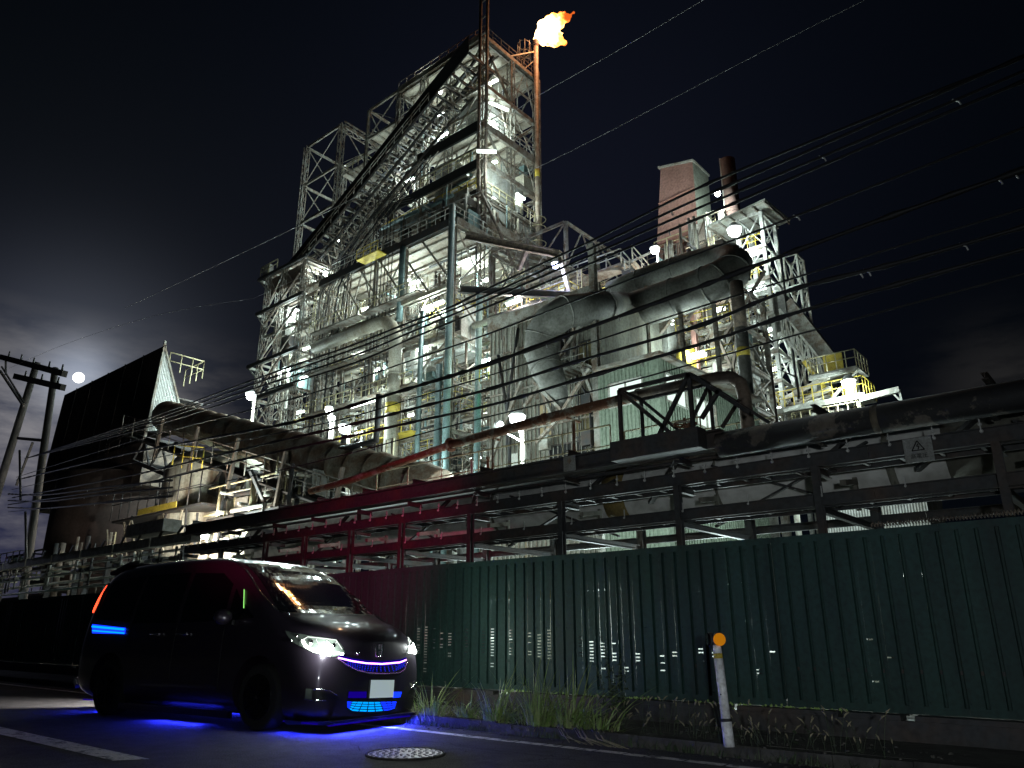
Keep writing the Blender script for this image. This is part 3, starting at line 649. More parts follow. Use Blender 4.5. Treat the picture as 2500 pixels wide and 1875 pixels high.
def clutter(S, x0, x1, y0, y1, z0, z1, n, rr, mats=('steel', 'steel2', 'cream', 'dsteel', 'bgpipe', 'steel', 'rust2'), rails=True, big=.5):
    for i in range(n):
        k = rr.random(); x = rr.uniform(x0, x1); y = rr.uniform(y0, y1); z = rr.uniform(z0, z1); m = rr.choice(mats)
        if k < .27:
            l = rr.uniform(2, 9); a, b = max(x0, x - l / 2), min(x1, x + l / 2); r = rr.choice([.04, .06, .09, .14, .2 * big + .1])
            pts = [(a, y, z), (b, y, z)]
            if rr.random() < .5: pts.append((b, y, z + rr.uniform(-4, 3)))
            S.add('pipe', MB().tube(pts, r, 7), m, r * l * 3)
        elif k < .42:
            l = rr.uniform(2, 7); a, b = max(y0, y - l / 2), min(y1, y + l / 2); r = rr.choice([.05, .08, .12])
            S.add('pipe', MB().tube([(x, a, z), (x, b, z)], r, 7), m, r * l * 3)
        elif k < .66:
            l = rr.uniform(3, 12); a, b = max(z0, z - l / 2), min(z1, z + l / 2); r = rr.choice([.04, .05, .08, .12, .18])
            S.add('pipe', MB().tube([(x, y, a), (x, y, b)], r, 7), m, r * l * 3)
        elif k < .76:
            l = rr.uniform(2, 5); wd = rr.uniform(.8, 1.6); x = max(x0, min(x, x1 - l)); z = min(z, z1 - 1.3); l = min(l, x1 - x0)
            S.add('platform', MB().box(x, x + l, y, y + wd, z, z + .08).bar((x, y, z - .12), (x + l, y, z - .12), .1, .2), rr.choice(['slab', 'steel']), 2)
            if rails: S.add('railing', rail([(x, y, z + .08), (x + l, y, z + .08), (x + l, y + wd, z + .08)], 1.1, .035, 1.2, 4), rr.choice(['yrail', 'steel2', 'yellow', 'steel']), 1.5)
        elif k < .9:
            a = V((x, y, z)); b = a + V((rr.uniform(-3.5, 3.5), rr.uniform(-1.5, 1.5), rr.uniform(-3, 3))); b.x = max(x0, min(b.x, x1)); b.z = max(z0, min(b.z, z1))
            S.add('brace', MB().bar(a, b, rr.choice([.1, .14, .2])), rr.choice(['steel', 'steel', 'steel2', 'dsteel']), 1)
        elif k < .95:
            s_ = rr.uniform(.5, 1.8); x = min(x, x1 - s_); z = min(z, z1 - s_ * 1.4); S.add('cabinet', MB().box(x, x + s_, y, y + s_, z, z + s_ * rr.uniform(.7, 1.5)), rr.choice(['wall', 'cream', 'bgpipe', 'dsteel', 'white']), 1)
        else:
            mb = MB(); h = min(rr.uniform(3, 6), z1 - z)
            mb.bar((x, y, z), (x, y, z + h), .06).bar((x + .45, y, z), (x + .45, y, z + h), .06)
            q = z
            while q < z + h: mb.bar((x, y, q), (x + .45, y, q), .035); q += .35
            S.add('ladder', mb, rr.choice(['steel2', 'yrail']), 1)
def fluoro(p, d, l, label, power, group=None, col=COOL, off=(0, -.3, -.6)):
    p = V(p); d = V(d).normalized() * (l / 2)
    t = thing('strip_lamp', label, 'lamp', tuple(p), group)
    MB().bar(p - d * 1.05 + V((0, 0, .14)), p + d * 1.05 + V((0, 0, .14)), .4, .1).build('housing', 'house', t)
    MB().tube([p - d, p + d], .14, 8).build('tube', 'tube', t); light(t, p + V(off), power, col, .3); return t
def flood(p, label, power, r=.3, pole=None, m='flood', col=COOL, off=(0, -.1, -.55), group=None, heads=1):
    p = V(p); t = thing('floodlight', label, 'lamp', tuple(p), group)
    MB().ball(p, r, 12, 8).build('bulb', m, t)
    MB().tube([p + V((0, .0, .12)), p + V((0, 0, r * 1.2))], [r * 1.15, r * .5], 12).build('hood', 'house', t)
    if pole: MB().tube([(p.x, p.y + r + .02, p.z - pole), (p.x, p.y + r + .02, p.z + .1)], .09, 8).build('pole', 'steel2', t)
    if heads > 1:
        q = p + V((-1.1, 0, -.12)); MB().ball(q, r * .7, 12, 8).build('spare_head', 'house', t); MB().tube([p + V((0, r, -1)), q + V((0, .1, -.2))], .05, 6).tube([p + V((0, r, -1)), p + V((0, .1, -.2))], .05, 6).build('arm', 'house', t)
    light(t, p + V(off) * (1 + r), power, col, .3); return t

# ------------------------------------------------------------------ upper furnace tower
rr = random.Random(11)
ut = thing('furnace_tower', 'tall open steel furnace tower topped by a railed deck beside the flare', 'tower', (-46.9, 50, 0)); S = Struct(ut)
xs = [-60.8, -56.5, -52, -46.9]; ys = [50, 54.7, 59.4]; zs = [38.6, 44.2, 48.3, 53, 58.2, 64.4]
frame(S, xs, ys, zs, 0, 'laced', .6, .42, .14, .95, rr, ctop=64.6)
for z in (41.4, 46.3, 50.6, 55.6, 61.3):
    S.add('beam', MB().hbeam((-60.5, 50, z), (-47.2, 50, z), .12, .2, .04), 'steel', 2); S.add('beam', MB().hbeam((-46.9, 50.3, z), (-46.9, 59.1, z), .12, .2, .04), 'steel', 2)
# top deck and floors
deck(S, -60.8, -46.6, 50, 59.6, 64.75, jdir='X', pitch=1.5); deck(S, -52, -46.8, 50.2, 59.2, 58.6, jdir='X', pitch=1.5); deck(S, -56.5, -46.6, 50, 59.4, 53.2, jdir='X', pitch=1.4); deck(S, -56.5, -46.6, 50, 59.4, 44.6, jdir='X', pitch=1.2)
deck(S, -56.5, -50, 50, 55, 48.6, jdir='X')
for z, t_ in ((64.75, .5), (58.2, .5), (53.0, .9), (48.3, .6)):
    S.add('fascia', MB().box(-46.75, -46.5, 49.7, 59.7, z - t_ / 2, z + t_ / 2), 'steel', 8)
S.add('fascia', MB().box(-56.5, -46.9, 49.45, 49.7, 52.2, 53.5), 'black', 8); S.add('fascia', MB().box(-64, -46.9, 49.45, 49.7, 47.6, 48.7), 'black', 8)
S.add('fascia', MB().box(-60.8, -47, 49.5, 49.7, 64.4, 65.1), 'steel', 8); S.add('fascia', MB().box(-60, -47, 49.4, 49.65, 44, 45), 'dsteel', 8)
for z in (64.9,): S.add('railing', rail([(-61, 49.8, z), (-46.6, 49.8, z), (-46.6, 59.6, z)], 1.3, .05, 1.4, 5), 'rust2', 6); S.add('railing', rail([(-60.8, 59.4, z), (-46.6, 59.5, z)], 1.3, .05, 1.4, 5), 'rust2', 6)
S.add('railing', rail([(-46.6, 50, 53.35), (-46.6, 59.5, 53.35)], 1.2, .06, 1.2, 5), 'steel2', 6)
S.add('railing', rail([(-56, 49.6, 48.9), (-47, 49.6, 48.9)], 1.2, .06, 1.2, 5), 'yrail', 6); S.add('railing', rail([(-62, 49.3, 45.05), (-47, 49.3, 45.05)], 1.2, .06, 1.2, 5), 'yellow', 6)
S.add('railing', rail([(-46.5, 50, 44.9), (-46.5, 59.5, 44.9)], 1.2, .06, 1.2, 5), 'yrail', 6)
# cabin, walls
S.add('cabin', MB().box(-51.6, -48.2, 51.2, 55, 53.4, 58), 'white', 9)
S.add('railing', rail([(-51.5, 50.6, 55.0), (-48, 50.6, 55.0)], 1.1, .05, .9, 5), 'steel2', 4)
S.add('wall_panel', MB().box(-55, -52.4, 51, 53, 45, 52), 'wall', 8); S.add('wall_panel', MB().box(-46.75, -46.65, 50.4, 56.5, 45.0, 47.9), 'wall', 8)
S.add('wall_panel', MB().box(-56, -47.2, 50.4, 50.5, 38.8, 43.8), 'wall', 8); S.add('wall_panel', MB().box(-46.95, -46.9, 50.4, 59, 40.6, 44.2), 'wall', 8)
for i in range(3): x = -54.5 + i * 2.6; S.add('door_opening', MB().box(x, x + 1.0, 50.33, 50.39, 39.2, 42.8), 'black', 3)
for i in range(9): x = -60 + i * 1.5; S.add('purlin_block', MB().box(x, x + .9, 48.2, 50.3, 43.5, 43.9), 'slab', 3)
for i in range(9): y = 50.5 + i; S.add('purlin_block', MB().box(-46.5, -45.0, y, y + .6, 39.9, 40.3), 'slab', 3)
S.add('fascia', MB().box(-60.5, -46.8, 47.8, 48.1, 43.2, 44.3), 'steel', 8); S.add('fascia', MB().box(-45.1, -44.9, 49, 60, 39.6, 40.6), 'steel', 8)
# inner diagonals seen on the X face
for a, b in (((50, 64), (54.7, 58.4)), ((54.7, 64), (54.7, 58.4)), ((50.2, 53.4), (54.7, 58)), ((54.7, 48.4), (50.2, 53)), ((59.2, 58.4), (54.7, 53.4)), ((50, 44.6), (59, 38.8)), ((50.2, 48), (59, 39.2))):
    S.add('brace', MB().bar((-46.8, a[0], a[1]), (-46.8, b[0], b[1]), .24, .16), 'steel', 3)

for z in (42, 47.2, 51.8, 57, 63): 
    for x in (-58.5, -54, -49.5): fluoro((x, 54.5, z), (1, .1, 0), 1.4, 'strip lamp under a deck inside the furnace tower', 420 if x > -55 else 260, 'strip lamps inside the furnace tower')
clutter(S, -60, -48, 51, 59, 39, 64, 150, rr, big=.2)
clutter(S, -46.4, -45.6, 50, 57, 38.5, 44, 26, rr)
S.done()

# stepped frames left of the tower
sf = thing('stepped_frame', 'open square frame stepping down left of the furnace tower top', 'steel frame', (-66.9, 50, 0)); S = Struct(sf)
frame(S, [-66.9, -60.9], [50, 53.6, 59], [45, 50, 55.5, 60.7, 65.2], 20, 'H', .3, .34, .13, 1, random.Random(5)); deck(S, -66.5, -61, 50.2, 58.5, 60.9)
for z in (52, 57.5, 62.5): flood((-63.5, 55, z), 'added small lamp inside the stepped frame', 500, .12, group='added small lamps inside the stepped frame')  # lamps added to make the frame paler
S.done()
lf_ = thing('lattice_tower', 'leftmost tall lattice frame behind the dark skip bridge', 'steel frame', (-75.4, 52, 0)); S = Struct(lf_)
frame(S, [-83.6, -75.4], [52, 58.7], [44, 49.5, 55.9, 62, 68.5], 20, 'laced', .62, .34, .12, 1, random.Random(21)); 
deck(S, -75.2, -70.5, 52.5, 57, 60.3); S.add('railing', rail([(-75.2, 52.4, 60.5), (-70.5, 52.4, 60.5), (-70.5, 57, 60.5)], 1.2, .05, 1.2), 'yrail', 3)
S.add('beam', MB().laced((-75.4, 52, 68.3), (-75.4, 62, 68.3), .9, .16, ax=(1, 0, 0), ay=(0, 0, 1)), 'steel', 5)
S.add('beam', MB().laced((-66.9, 50.4, 62), (-66.9, 58, 62), .7, .12, ax=(1, 0, 0), ay=(0, 0, 1)), 'steel', 5)
clutter(S, -75, -68, 53, 58, 47, 58, 26, rr)
for z in (47, 53, 59, 65): flood((-79, 55.5, z), 'added small lamp inside the leftmost lattice frame', 700, .12, group='added small lamps inside the leftmost lattice frame')  # added lamps, brightening the lattice from within
S.done()

# ------------------------------------------------------------------ skip bridge
sb = thing('skip_bridge', 'long inclined skip bridge with black side wall climbing to the tower top', 'bridge', (-60, 47, 50)); S = Struct(sb)
def bz(x): return 59.7 + .545 * (x + 51.3)
xa, xb = -78.5, -46.2
a0, a1 = V((xa, 47, bz(xa))), V((xb, 47, bz(xb)))
S.add('side_wall', MB().hexa([(xa, 46.9, bz(xa) - 2.3), (xb, 46.9, bz(xb) - 2.3), (xb, 47, bz(xb) - 2.3), (xa, 47, bz(xa) - 2.3), (xa, 46.9, bz(xa)), (xb, 46.9, bz(xb)), (xb, 47, bz(xb)), (xa, 47, bz(xa))]), 'black', 9)
n = 26
for i in range(n + 1):
    x = xa + (xb - xa) * i / n; z = bz(x) - 2.3
    S.add('cross_beam', MB().bar((x, 47.02, z), (x, 51.0, z), .18, .3), 'dsteel', 3)
    if i < n:
        x2 = xa + (xb - xa) * (i + 1) / n; z2 = bz(x2) - 2.3
        S.add('lattice_bar', MB().bar((x, 47.05, z - .05), (x2, 51, z2 - .05), .12) if i % 2 else MB().bar((x, 51, z - .05), (x2, 47.05, z2 - .05), .12), 'steel', 2)
        S.add('lattice_bar', MB().bar((x, 51, z), (x2, 51, z2 + 2.3), .13) if i % 2 else MB().bar((x, 51, z + 2.3), (x2, 51, z2), .13), 'steel', 2)
for y in (48.3, 49.6, 51.0): S.add('rail_beam', MB().bar((xa, y, bz(xa) - 2.1), (xb, y, bz(xb) - 2.1), .2, .3), 'dsteel', 5)
S.add('rail_beam', MB().bar((xa, 51.0, bz(xa)), (xb, 51, bz(xb)), .3, .3), 'dsteel', 5)
# service walk and hanging truss below
for y, dz in ((46.2, -3.8), (47.4, -4.6), (49, -5.2)):
    S.add('lower_chord', MB().bar((xa + 3, y, bz(xa + 3) + dz), (xb - 4, y, bz(xb - 4) + dz), .22), 'dsteel', 4)
for i in range(24):
    x = xa + 3 + i * 1.15; z = bz(x)
    S.add('hanger', MB().bar((x, 46.95, z - 2.3), (x + rr.uniform(-1, 1), 46.2, z - 3.8), .1), 'steel', 1)
    S.add('lattice_bar', MB().bar((x, 46.2, z - 3.8), (x + 1.2, 49, bz(x + 1.2) - 5.2), .11), 'steel', 1); S.add('lattice_bar', MB().bar((x, 49, z - 5.2), (x + 1.2, 47.4, bz(x + 1.2) - 4.6), .1), 'steel', 1)
S.add('railing', rail([(xa + 3, 46.0, bz(xa + 3) - 3.7), (xb - 5, 46.0, bz(xb - 5) - 3.7)], 1.1, .05, 1.5), 'steel', 4)
S.done()
# sagging cables and conduits fanning down under the bridge
for i in range(10):
    x = -66.5 + i * .55
    mb = MB().tube([(x + 12, 46.2, 49), (x + 6, 45.7, 45.2 - i * .12), (x + 2.5, 45.3, 41.5), (x + .4, 44.6, 37), (x, 44.3, 30), (x - .2, 44.2, 14)], rr.choice([.05, .07, .1]), 6)
    tag(mb.build('hanging_cable', rr.choice(['dsteel', 'steel', 'wire'])), 'dark cable fanning down from the skip bridge along the tower leg', 'cable', 'cables fanning down from the skip bridge')
for i in range(7):
    x = -57.4 + i * .55
    tag(MB().tube([(x + .6, 47, 47.5 - .4 * i), (x, 44.6, 46 - .4 * i), (x, 44.6, 13)], .05, 6).build('riser_conduit', 'dsteel'), 'thin vertical conduit in front of the lower tower', 'conduit', 'thin vertical conduits on the lower tower')

# ------------------------------------------------------------------ hoist tower lower left
ht = thing('hoist_tower', 'narrow lattice tower at the far left edge of the plant', 'tower', (-71, 43, 0)); S = Struct(ht)
for (xs_, ys_, s_) in (([-74.5, -71.3, -67.3], [43, 46.5, 50], 8), ):
    frame(S, xs_, ys_, [14, 18, 22.2, 26.1, 30.3, 33.5, 36.7, 41.3], 0, 'laced', .45, .26, .13, 1, random.Random(s_), inner=True)
for z, x0 in ((41.3, -76.2), (36.7, -75.8), (30.3, -76.4), (26.1, -74.9)):
    S.add('beam', MB().bar((x0, 42.6, z), (-66.5, 42.6, z), .2, .4), 'dsteel', 4); S.add('beam', MB().bar((x0, 42.6, z - .02), (x0, 45.5, z - .02), .18, .3), 'steel2', 3)
    S.add('brace', MB().bar((x0, 42.7, z), (-74, 42.9, z - 2.2), .12), 'steel2', 2)
deck(S, -76, -67, 42.8, 46.5, 41.5, slab='rust2'); S.add('railing', rail([(-72.5, 42.7, 41.7), (-76, 42.7, 41.7), (-76, 46, 41.7)], 1.2, .06, 1.4), 'yrail', 3)
S.add('cabinet', MB().box(-76.1, -74.8, 43, 43.6, 41.7, 43.2), 'white', 3); S.add('cladding', MB().box(-74, -71.5, 44, 46, 33.5, 37), 'wall', 4)
S.add('cladding', MB().box(-75.5, -68, 43.4, 43.5, 39, 41.2), 'rust2', 4)
for i in range(6): S.add('brace', MB().bar((-74.8 + i * .2, 42.7, 14 + i * 4.2), (-69.2 + i * .3, 42.7, 18.5 + i * 4.2), .2), 'rust2' if i % 2 else 'steel', 3)

for z in (16.5, 20.5, 24.5, 28.5, 32, 39.5): fluoro((-70, 46, z), (1, 0, 0), 1.2, 'strip lamp inside the narrow hoist tower', 420, 'strip lamps inside the hoist tower')
clutter(S, -74, -66, 43.5, 49, 13, 40, 130, rr); S.done()

# ------------------------------------------------------------------ lower furnace block
lb = thing('furnace_block', 'wide lower furnace frame with cream ceiling slabs and blue-green columns', 'steel frame', (-45.6, 45, 0)); S = Struct(lb)
xs = [-66.5, -61.5, -57, -52.4, -45.6]; ys = [45, 50.5, 56, 62]; zs = [13, 18, 22.5, 27, 31.7, 38.1]
frame(S, xs, ys, zs, 0, 'H', .34, .38, .16, .9, rr, m='steel')
S.add('column', MB().tube([(-45.3, 44.3, 0), (-45.3, 44.3, 40)], .32, 16), 'bgpipe', 9); S.add('column', MB().tube([(-43.2, 46, 0), (-43.2, 46, 31)], .3, 16), 'bgpipe', 9)
S.add('column', MB().tube([(-49.0, 44.4, 0), (-49.0, 44.4, 30)], .24, 16), 'bgpipe', 9); S.add('column', MB().tube([(-52.3, 44.4, 30), (-52.3, 44.4, 38)], .3, 16), 'bgpipe', 9); S.add('column', MB().tube([(-46.3, 44.2, 0), (-46.3, 44.2, 24)], .28, 16), 'bgpipe', 9)
deck(S, -66.5, -45.6, 45, 62, 38.5, jdir='X', pitch=1.35, holes=.08)
S.add('fascia', MB().box(-66.5, -45.6, 44.55, 44.85, 38.1, 38.9), 'dsteel', 8); S.add('fascia', MB().box(-45.3, -45.1, 44.8, 62.5, 38.1, 38.9), 'steel', 8)
S.add('railing', rail([(-66, 44.6, 38.9), (-45.3, 44.6, 38.9), (-45.2, 62, 38.9)], 1.2, .05, 1.3), 'steel2', 8)
S.add('beam', MB().box(-52.4, -45.9, 44.3, 44.6, 31.5, 31.9), 'cream', 6)
S.add('lower_ceiling', MB().box(-66, -54, 46, 56, 31.9, 32.0), 'slab', 6)
for i in range(6): S.add('truss_bar', MB().bar((-66 + i * 3.2, 44.9, 38), (-61.5 + i * 3.2, 44.9, 32), .16), 'steel', 3)
for i in range(5): S.add('joist', MB().bar((-45.5, 46 + i * 3.3, 38), (-39 + i * .3, 47 + i * 3.3, 34.5), .22), 'steel', 2)
# big struts sloping out to the right
S.add('strut', MB().hbeam(tuple(atY(1137, 577, 44.5)), tuple(atY(1366, 621, 44.5)), .5, .6, .07), 'rust2', 7); S.add('strut', MB().hbeam(tuple(atY(1125, 707, 44.3)), tuple(atY(1393, 722, 44.3)), .5, .6, .07), 'dsteel', 7)
S.add('strut', MB().tube([atY(1157, 795, 43.8), atY(1240, 770, 43.8), atY(1400, 722, 43.8)], .3, 12), 'cream', 7)
S.add('strut', MB().bar(atY(1290, 600, 44.6), atY(1265, 660, 44.6), .35, .3), 'rust2', 5); S.add('strut', MB().bar(atY(1366, 621, 44.5), atY(1393, 722, 44.4), .3), 'steel', 4)
S.add('platform', MB().box(-58.2, -54.8, 43.2, 44.4, 38.0, 38.12), 'yellow', 3); S.add('railing', rail([(-58.2, 43.2, 38.1), (-54.8, 43.2, 38.1)], 1.1, .05, 1), 'yellow', 3)
# walk levels, lit sheds
for z, c_ in ((18.2, 'yellow'), (22.7, 'yrail'), (27.2, 'steel2'), (31.9, 'yrail')):
    for xa_, xb_ in ((-66, -58), (-57.5, -49)):
        S.add('walkway', MB().box(xa_, xb_, 43.6, 44.8, z, z + .15), c_ if c_ == 'yellow' else 'steel', 4); S.add('railing', rail([(xa_, 43.5, z + .15), (xb_, 43.5, z + .15)], 1.1, .05, 1.2), c_, 4)
S.add('lit_shed', MB().box(-54.4, -50.4, 47, 50, 25.6, 30.8), 'wall', 6); S.add('lit_shed', MB().box(-49.6, -46.4, 47, 50, 26.5, 31.2), 'white', 6)
S.add('lit_shed', MB().box(-64, -58, 52, 57, 18, 24), 'wall', 6)
# furnace vessel
S.add('vessel', MB().tube([(-59.5, 53, 8), (-59.5, 53, 21), (-59.5, 53, 25.4), (-59.5, 53, 27.5), (-59.5, 53, 31)], [2.4, 4.2, 4.4, 4.4, 2.5], 26), 'cream', 8)
S.add('vessel', MB().tube([(-51.5, 57, 8), (-51.5, 57, 24), (-51.5, 57, 28)], [3, 3.4, 1.4], 24), 'insul2', 8)
S.add('back_wall', MB().box(-66, -46, 61.5, 61.7, 8, 30), 'wall', 8)
clutter(S, -66, -46, 46.5, 60, 13, 32, 760, rr, big=.2)
clutter(S, -66, -46, 45.2, 47, 12, 31, 150, rr)
clutter(S, -66, -46, 48, 60, 32.5, 37.5, 150, rr, big=.1)
k = 0
for z in (17.2, 21.8, 26.2, 30.8, 36.4):
    for i, x in enumerate((-64, -59.2, -54.6, -49)):
        y = 48.5 + (i % 2) * 3.5 + (k % 3); k += 1
        fluoro((x, y, z), (1, .15 * (k % 2), 0), 1.3, 'strip lamp among the pipework inside the furnace block', 400 if z < 33 else 620, 'strip lamps inside the furnace block', off=(0, -.3, -.7))

clutter(S, -60, -46, 46, 50, 38.8, 44, 60, rr)
S.done()
# cream gas pipe: horizontal, elbow, down
gp = thing('gas_main', 'fat cream gas pipe running across and turning straight down by the block', 'pipe', (-53, 43.6, 29))
e = [(-64.5, 43.4, 29.9), (-54.2, 43.4, 29.9), (-53.0, 43.4, 29.7), (-52.2, 43.4, 29.1), (-51.6, 43.4, 28.2), (-51.4, 43.4, 27.2), (-51.4, 43.4, 24)]
MB().tube(e, .62, 22).build('pipe_run', 'cream', gp); MB().tube([(-51.4, 43.4, 24), (-51.4, 43.4, 21.9)], .62, 22).build('pipe_run', 'cream', gp); MB().tube([(-51.4, 43.4, 21.9), (-51.4, 43.4, 0)], .68, 22).build('pipe_run', 'cream', gp)
MB().tube([(-51.4, 43.4, 21.2), (-51.4, 43.4, 20.2)], .69, 22).build('yellow_band', 'yellow', gp); MB().tube([(-51.4, 43.4, 22.05), (-51.4, 43.4, 21.85)], .85, 22).build('flange', 'cream', gp); MB().tube([(-51.4, 43.4, 23.95), (-51.4, 43.4, 24.05)], .7, 22).build('flange', 'cream', gp)

# process frame right of the block (fills behind the floodlights)
pf = thing('process_frame', 'dense multi storey pipework frame behind the big floodlight', 'steel frame', (-40, 50, 0)); S = Struct(pf)
frame(S, [-44.6, -40, -35.5], [49, 54, 60], [12, 16, 20, 24, 28, 32, 36.5], 0, 'H', .28, .3, .13, 1, rr); deck(S, -44.6, -35.5, 49, 60, 32.2, jdir='X'); deck(S, -44, -35.5, 49, 56, 20.2)
S.add('back_wall', MB().box(-44, -30, 60.4, 60.6, 6, 28), 'wall', 8)
S.add('duct', MB().tube([(-39, 50.5, 23), (-39, 50.5, 28), (-38, 51, 30)], .5, 12), 'white', 4)
for i in range(8): S.add('vent_stack', MB().tube([(-40.6 + i * .45, 46.3, 22), (-40.6 + i * .45, 46.3, 24.3)], .14, 8), 'white', 2)
S.add('platform', MB().box(-42.5, -36, 45.5, 49, 21.7, 21.9), 'steel', 5); S.add('railing', rail([(-42.5, 45.4, 21.9), (-36, 45.4, 21.9)], 1.1, .05, 1.1), 'yellow', 4)

for z in (15.2, 19.3, 23.3, 27.4, 31.2):
    for x in (-42.3, -37.8): fluoro((x, 50.5 + (z % 3), z), (1, .2, 0), 1.3, 'strip lamp between floors of the dense pipework frame', 330, 'strip lamps in the pipework frame')
clutter(S, -44.5, -34, 46.5, 58, 10, 32, 420, rr); clutter(S, -36, -28, 48, 56, 10, 24, 160, rr); S.done()
bw_ = thing('link_bridge', 'steel walkway bridge with handrails between tower and hall against the sky', 'footbridge', (-36, 50, 28)); S = Struct(bw_)
zb = 29.4
for (a, b) in (((1330, 612), (1455, 582)), ): pass
S.add('deck', MB().hexa([(-38, 50, zb + 1.6), (-30.5, 50, zb + 1.6), (-30.5, 51.6, zb + 1.6), (-38, 51.6, zb + 1.6), (-38, 50, zb + 1.75), (-30.5, 50, zb + 1.75), (-30.5, 51.6, zb + 1.75), (-38, 51.6, zb + 1.75)]), 'steel', 4)
S.add('railing', rail([(-38, 50, zb + 1.75), (-30.5, 50, zb + 1.75)], 1.3, .06, 1.6), 'steel2', 4)
S.add('stair_flight', MB().bar((-30.5, 50.2, zb + 1.6), (-30.5, 62, zb - 1.8), .25, .5).bar((-29.6, 50.2, zb + 1.6), (-29.6, 62, zb - 1.8), .25, .5), 'steel', 4)
S.add('railing', rail([(-29.5, 50.2, zb + 1.8), (-29.5, 62, zb - 1.6)], 1.3, .06, 1.6), 'steel2', 4); S.add('railing', rail([(-30.6, 50.2, zb + 1.8), (-30.6, 62, zb - 1.6)], 1.3, .06, 1.6), 'steel2', 4)
for x in (-38, -34, -30.5): S.add('column', MB().hbeam((x, 51, 0), (x, 51, zb + 1.5), .35, .35, .05, (0, 1, 0)), 'steel', 5)
S.done()

# ------------------------------------------------------------------ masts and flare
ms = thing('guyed_mast', 'slim twin pipe mast rising past the tower corner out of the picture', 'mast', (-46.3, 49.4, 0)); S = Struct(ms)
for dx, dy in ((0, 0), (.95, 0), (.5, .6)): S.add('mast_pipe', MB().tube([(-46.6 + dx, 49.2 + dy, 38), (-46.6 + dx, 49.2 + dy, 76)], .13, 8), 'rust2', 6)
z = 39
while z < 75.5: S.add('mast_bracket', MB().bar((-46.6, 49.2, z), (-45.65, 49.2, z), .12).bar((-46.6, 49.2, z), (-46.1, 49.8, z + 1), .08).bar((-45.65, 49.2, z), (-46.1, 49.8, z + 1), .08), 'steel', 1); z += 2.3
S.add('mast_pipe', MB().tube([(-46.4, 48.9, 72), (-46.4, 48.9, 45), (-44.0, 49.6, 38.9), (-42.6, 50, 35)], .16, 10), 'rust2', 6); S.done()
fs = thing('flare_stack', 'thin flare stack at the tower corner carrying the burning flame', 'flare stack', (-46.2, 60.2, 0))
sx0 = atX(1308, 112, -46.2); fy = sx0.y; fzt = sx0.z
MB().tube([(-46.2, fy, 30), (-46.2, fy, fzt)], .3, 14).build('stack_pipe', mat('flare_pipe', (.38, .33, .26), .6, .1, (.2, .13, .09), 1.5), fs)
MB().tube([(-46.2, fy, fzt - .1), (-46.2, fy, fzt + .7)], [.34, .42], 14).build('burner_tip', 'rust2', fs)
MB().tube([(-46.2, fy, 50.6), (-46.2, fy, 51.6)], .31, 14).build('yellow_band', 'yellow', fs)
mb = MB(); g0 = fzt - 2.6
for k in range(8):
    a = k * math.pi / 4; p = V((-47.3 + .8 * math.cos(a), fy - .9 + .8 * math.sin(a), g0)); mb.tube([p, p + V((0, 0, 3.0))], .045, 5)
for h in (.2, 1.4, 2.8): mb.tube([V((-47.3 + .8 * math.cos(k * math.pi / 6), fy - .9 + .8 * math.sin(k * math.pi / 6), g0 + h)) for k in range(13)], .045, 5)
mb.build('ladder_cage', 'steel', fs)
MB().bar((-46.3, fy, fzt - .8), (-46.6, fy - 4.2, 65), .14).bar((-46.3, fy, fzt - 2), (-47, fy - 1.5, 65), .08).tube([(-47, fy - 1.5, 64.6), (-47.2, fy - 1.6, 66.5), (-46.8, fy - .8, 67.5)], .06, 5).build('stay', 'yrail', fs)
for z in (44, 41): MB().tube([V((-46.2 + .9 * math.cos(k * math.pi / 6), fy + .9 * math.sin(k * math.pi / 6), z + h)) for h in (0,) for k in range(13)], .05, 5).tube([V((-46.2 + .9 * math.cos(k * math.pi / 6), fy + .9 * math.sin(k * math.pi / 6), z + 1.1)) for k in range(13)], .05, 5).build('platform_ring', 'yrail', fs)
# flame
fm = bpy.data.materials.new('flame'); fm.use_nodes = True; t = fm.node_tree; t.nodes.clear()
o_ = t.nodes.new('ShaderNodeOutputMaterial'); e_ = t.nodes.new('ShaderNodeEmission'); t.links.new(e_.outputs[0], o_.inputs[0])
tc_ = t.nodes.new('ShaderNodeTexCoord'); ds_ = t.nodes.new('ShaderNodeVectorMath'); ds_.operation = 'DISTANCE'; t.links.new(tc_.outputs['Object'], ds_.inputs[0])
nz_ = t.nodes.new('ShaderNodeTexNoise'); nz_.inputs['Scale'].default_value = 1.1; nz_.inputs['Detail'].default_value = 3; t.links.new(tc_.outputs['Object'], nz_.inputs['Vector'])
at_ = t.nodes.new('ShaderNodeMath'); at_.operation = 'MULTIPLY_ADD'; t.links.new(ds_.outputs['Value'], at_.inputs[0]); at_.inputs[1].default_value = -.42
ad_ = t.nodes.new('ShaderNodeMath'); ad_.operation = 'ADD'; t.links.new(nz_.outputs['Fac'], ad_.inputs[0]); ad_.inputs[1].default_value = .78; t.links.new(ad_.outputs[0], at_.inputs[2]); at_.use_clamp = True
r_ = t.nodes.new('ShaderNodeValToRGB'); t.links.new(at_.outputs[0], r_.inputs[0])
q = r_.color_ramp.elements; q[0].position = 0; q[0].color = (1, .16, .02, 1); q[1].position = .75; q[1].color = (1, .72, .36, 1); k_ = q.new(.35); k_.color = (1, .42, .07, 1)
mm_ = t.nodes.new('ShaderNodeMath'); mm_.operation = 'MULTIPLY_ADD'; t.links.new(at_.outputs[0], mm_.inputs[0]); mm_.inputs[1].default_value = 12; mm_.inputs[2].default_value = .9
t.links.new(r_.outputs[0], e_.inputs[0]); t.links.new(mm_.outputs[0], e_.inputs[1])
fl = thing('flare_flame', 'bright orange and white gas flame blown sideways from the flare stack', 'flame', (-46.2, fy, fzt + .6))
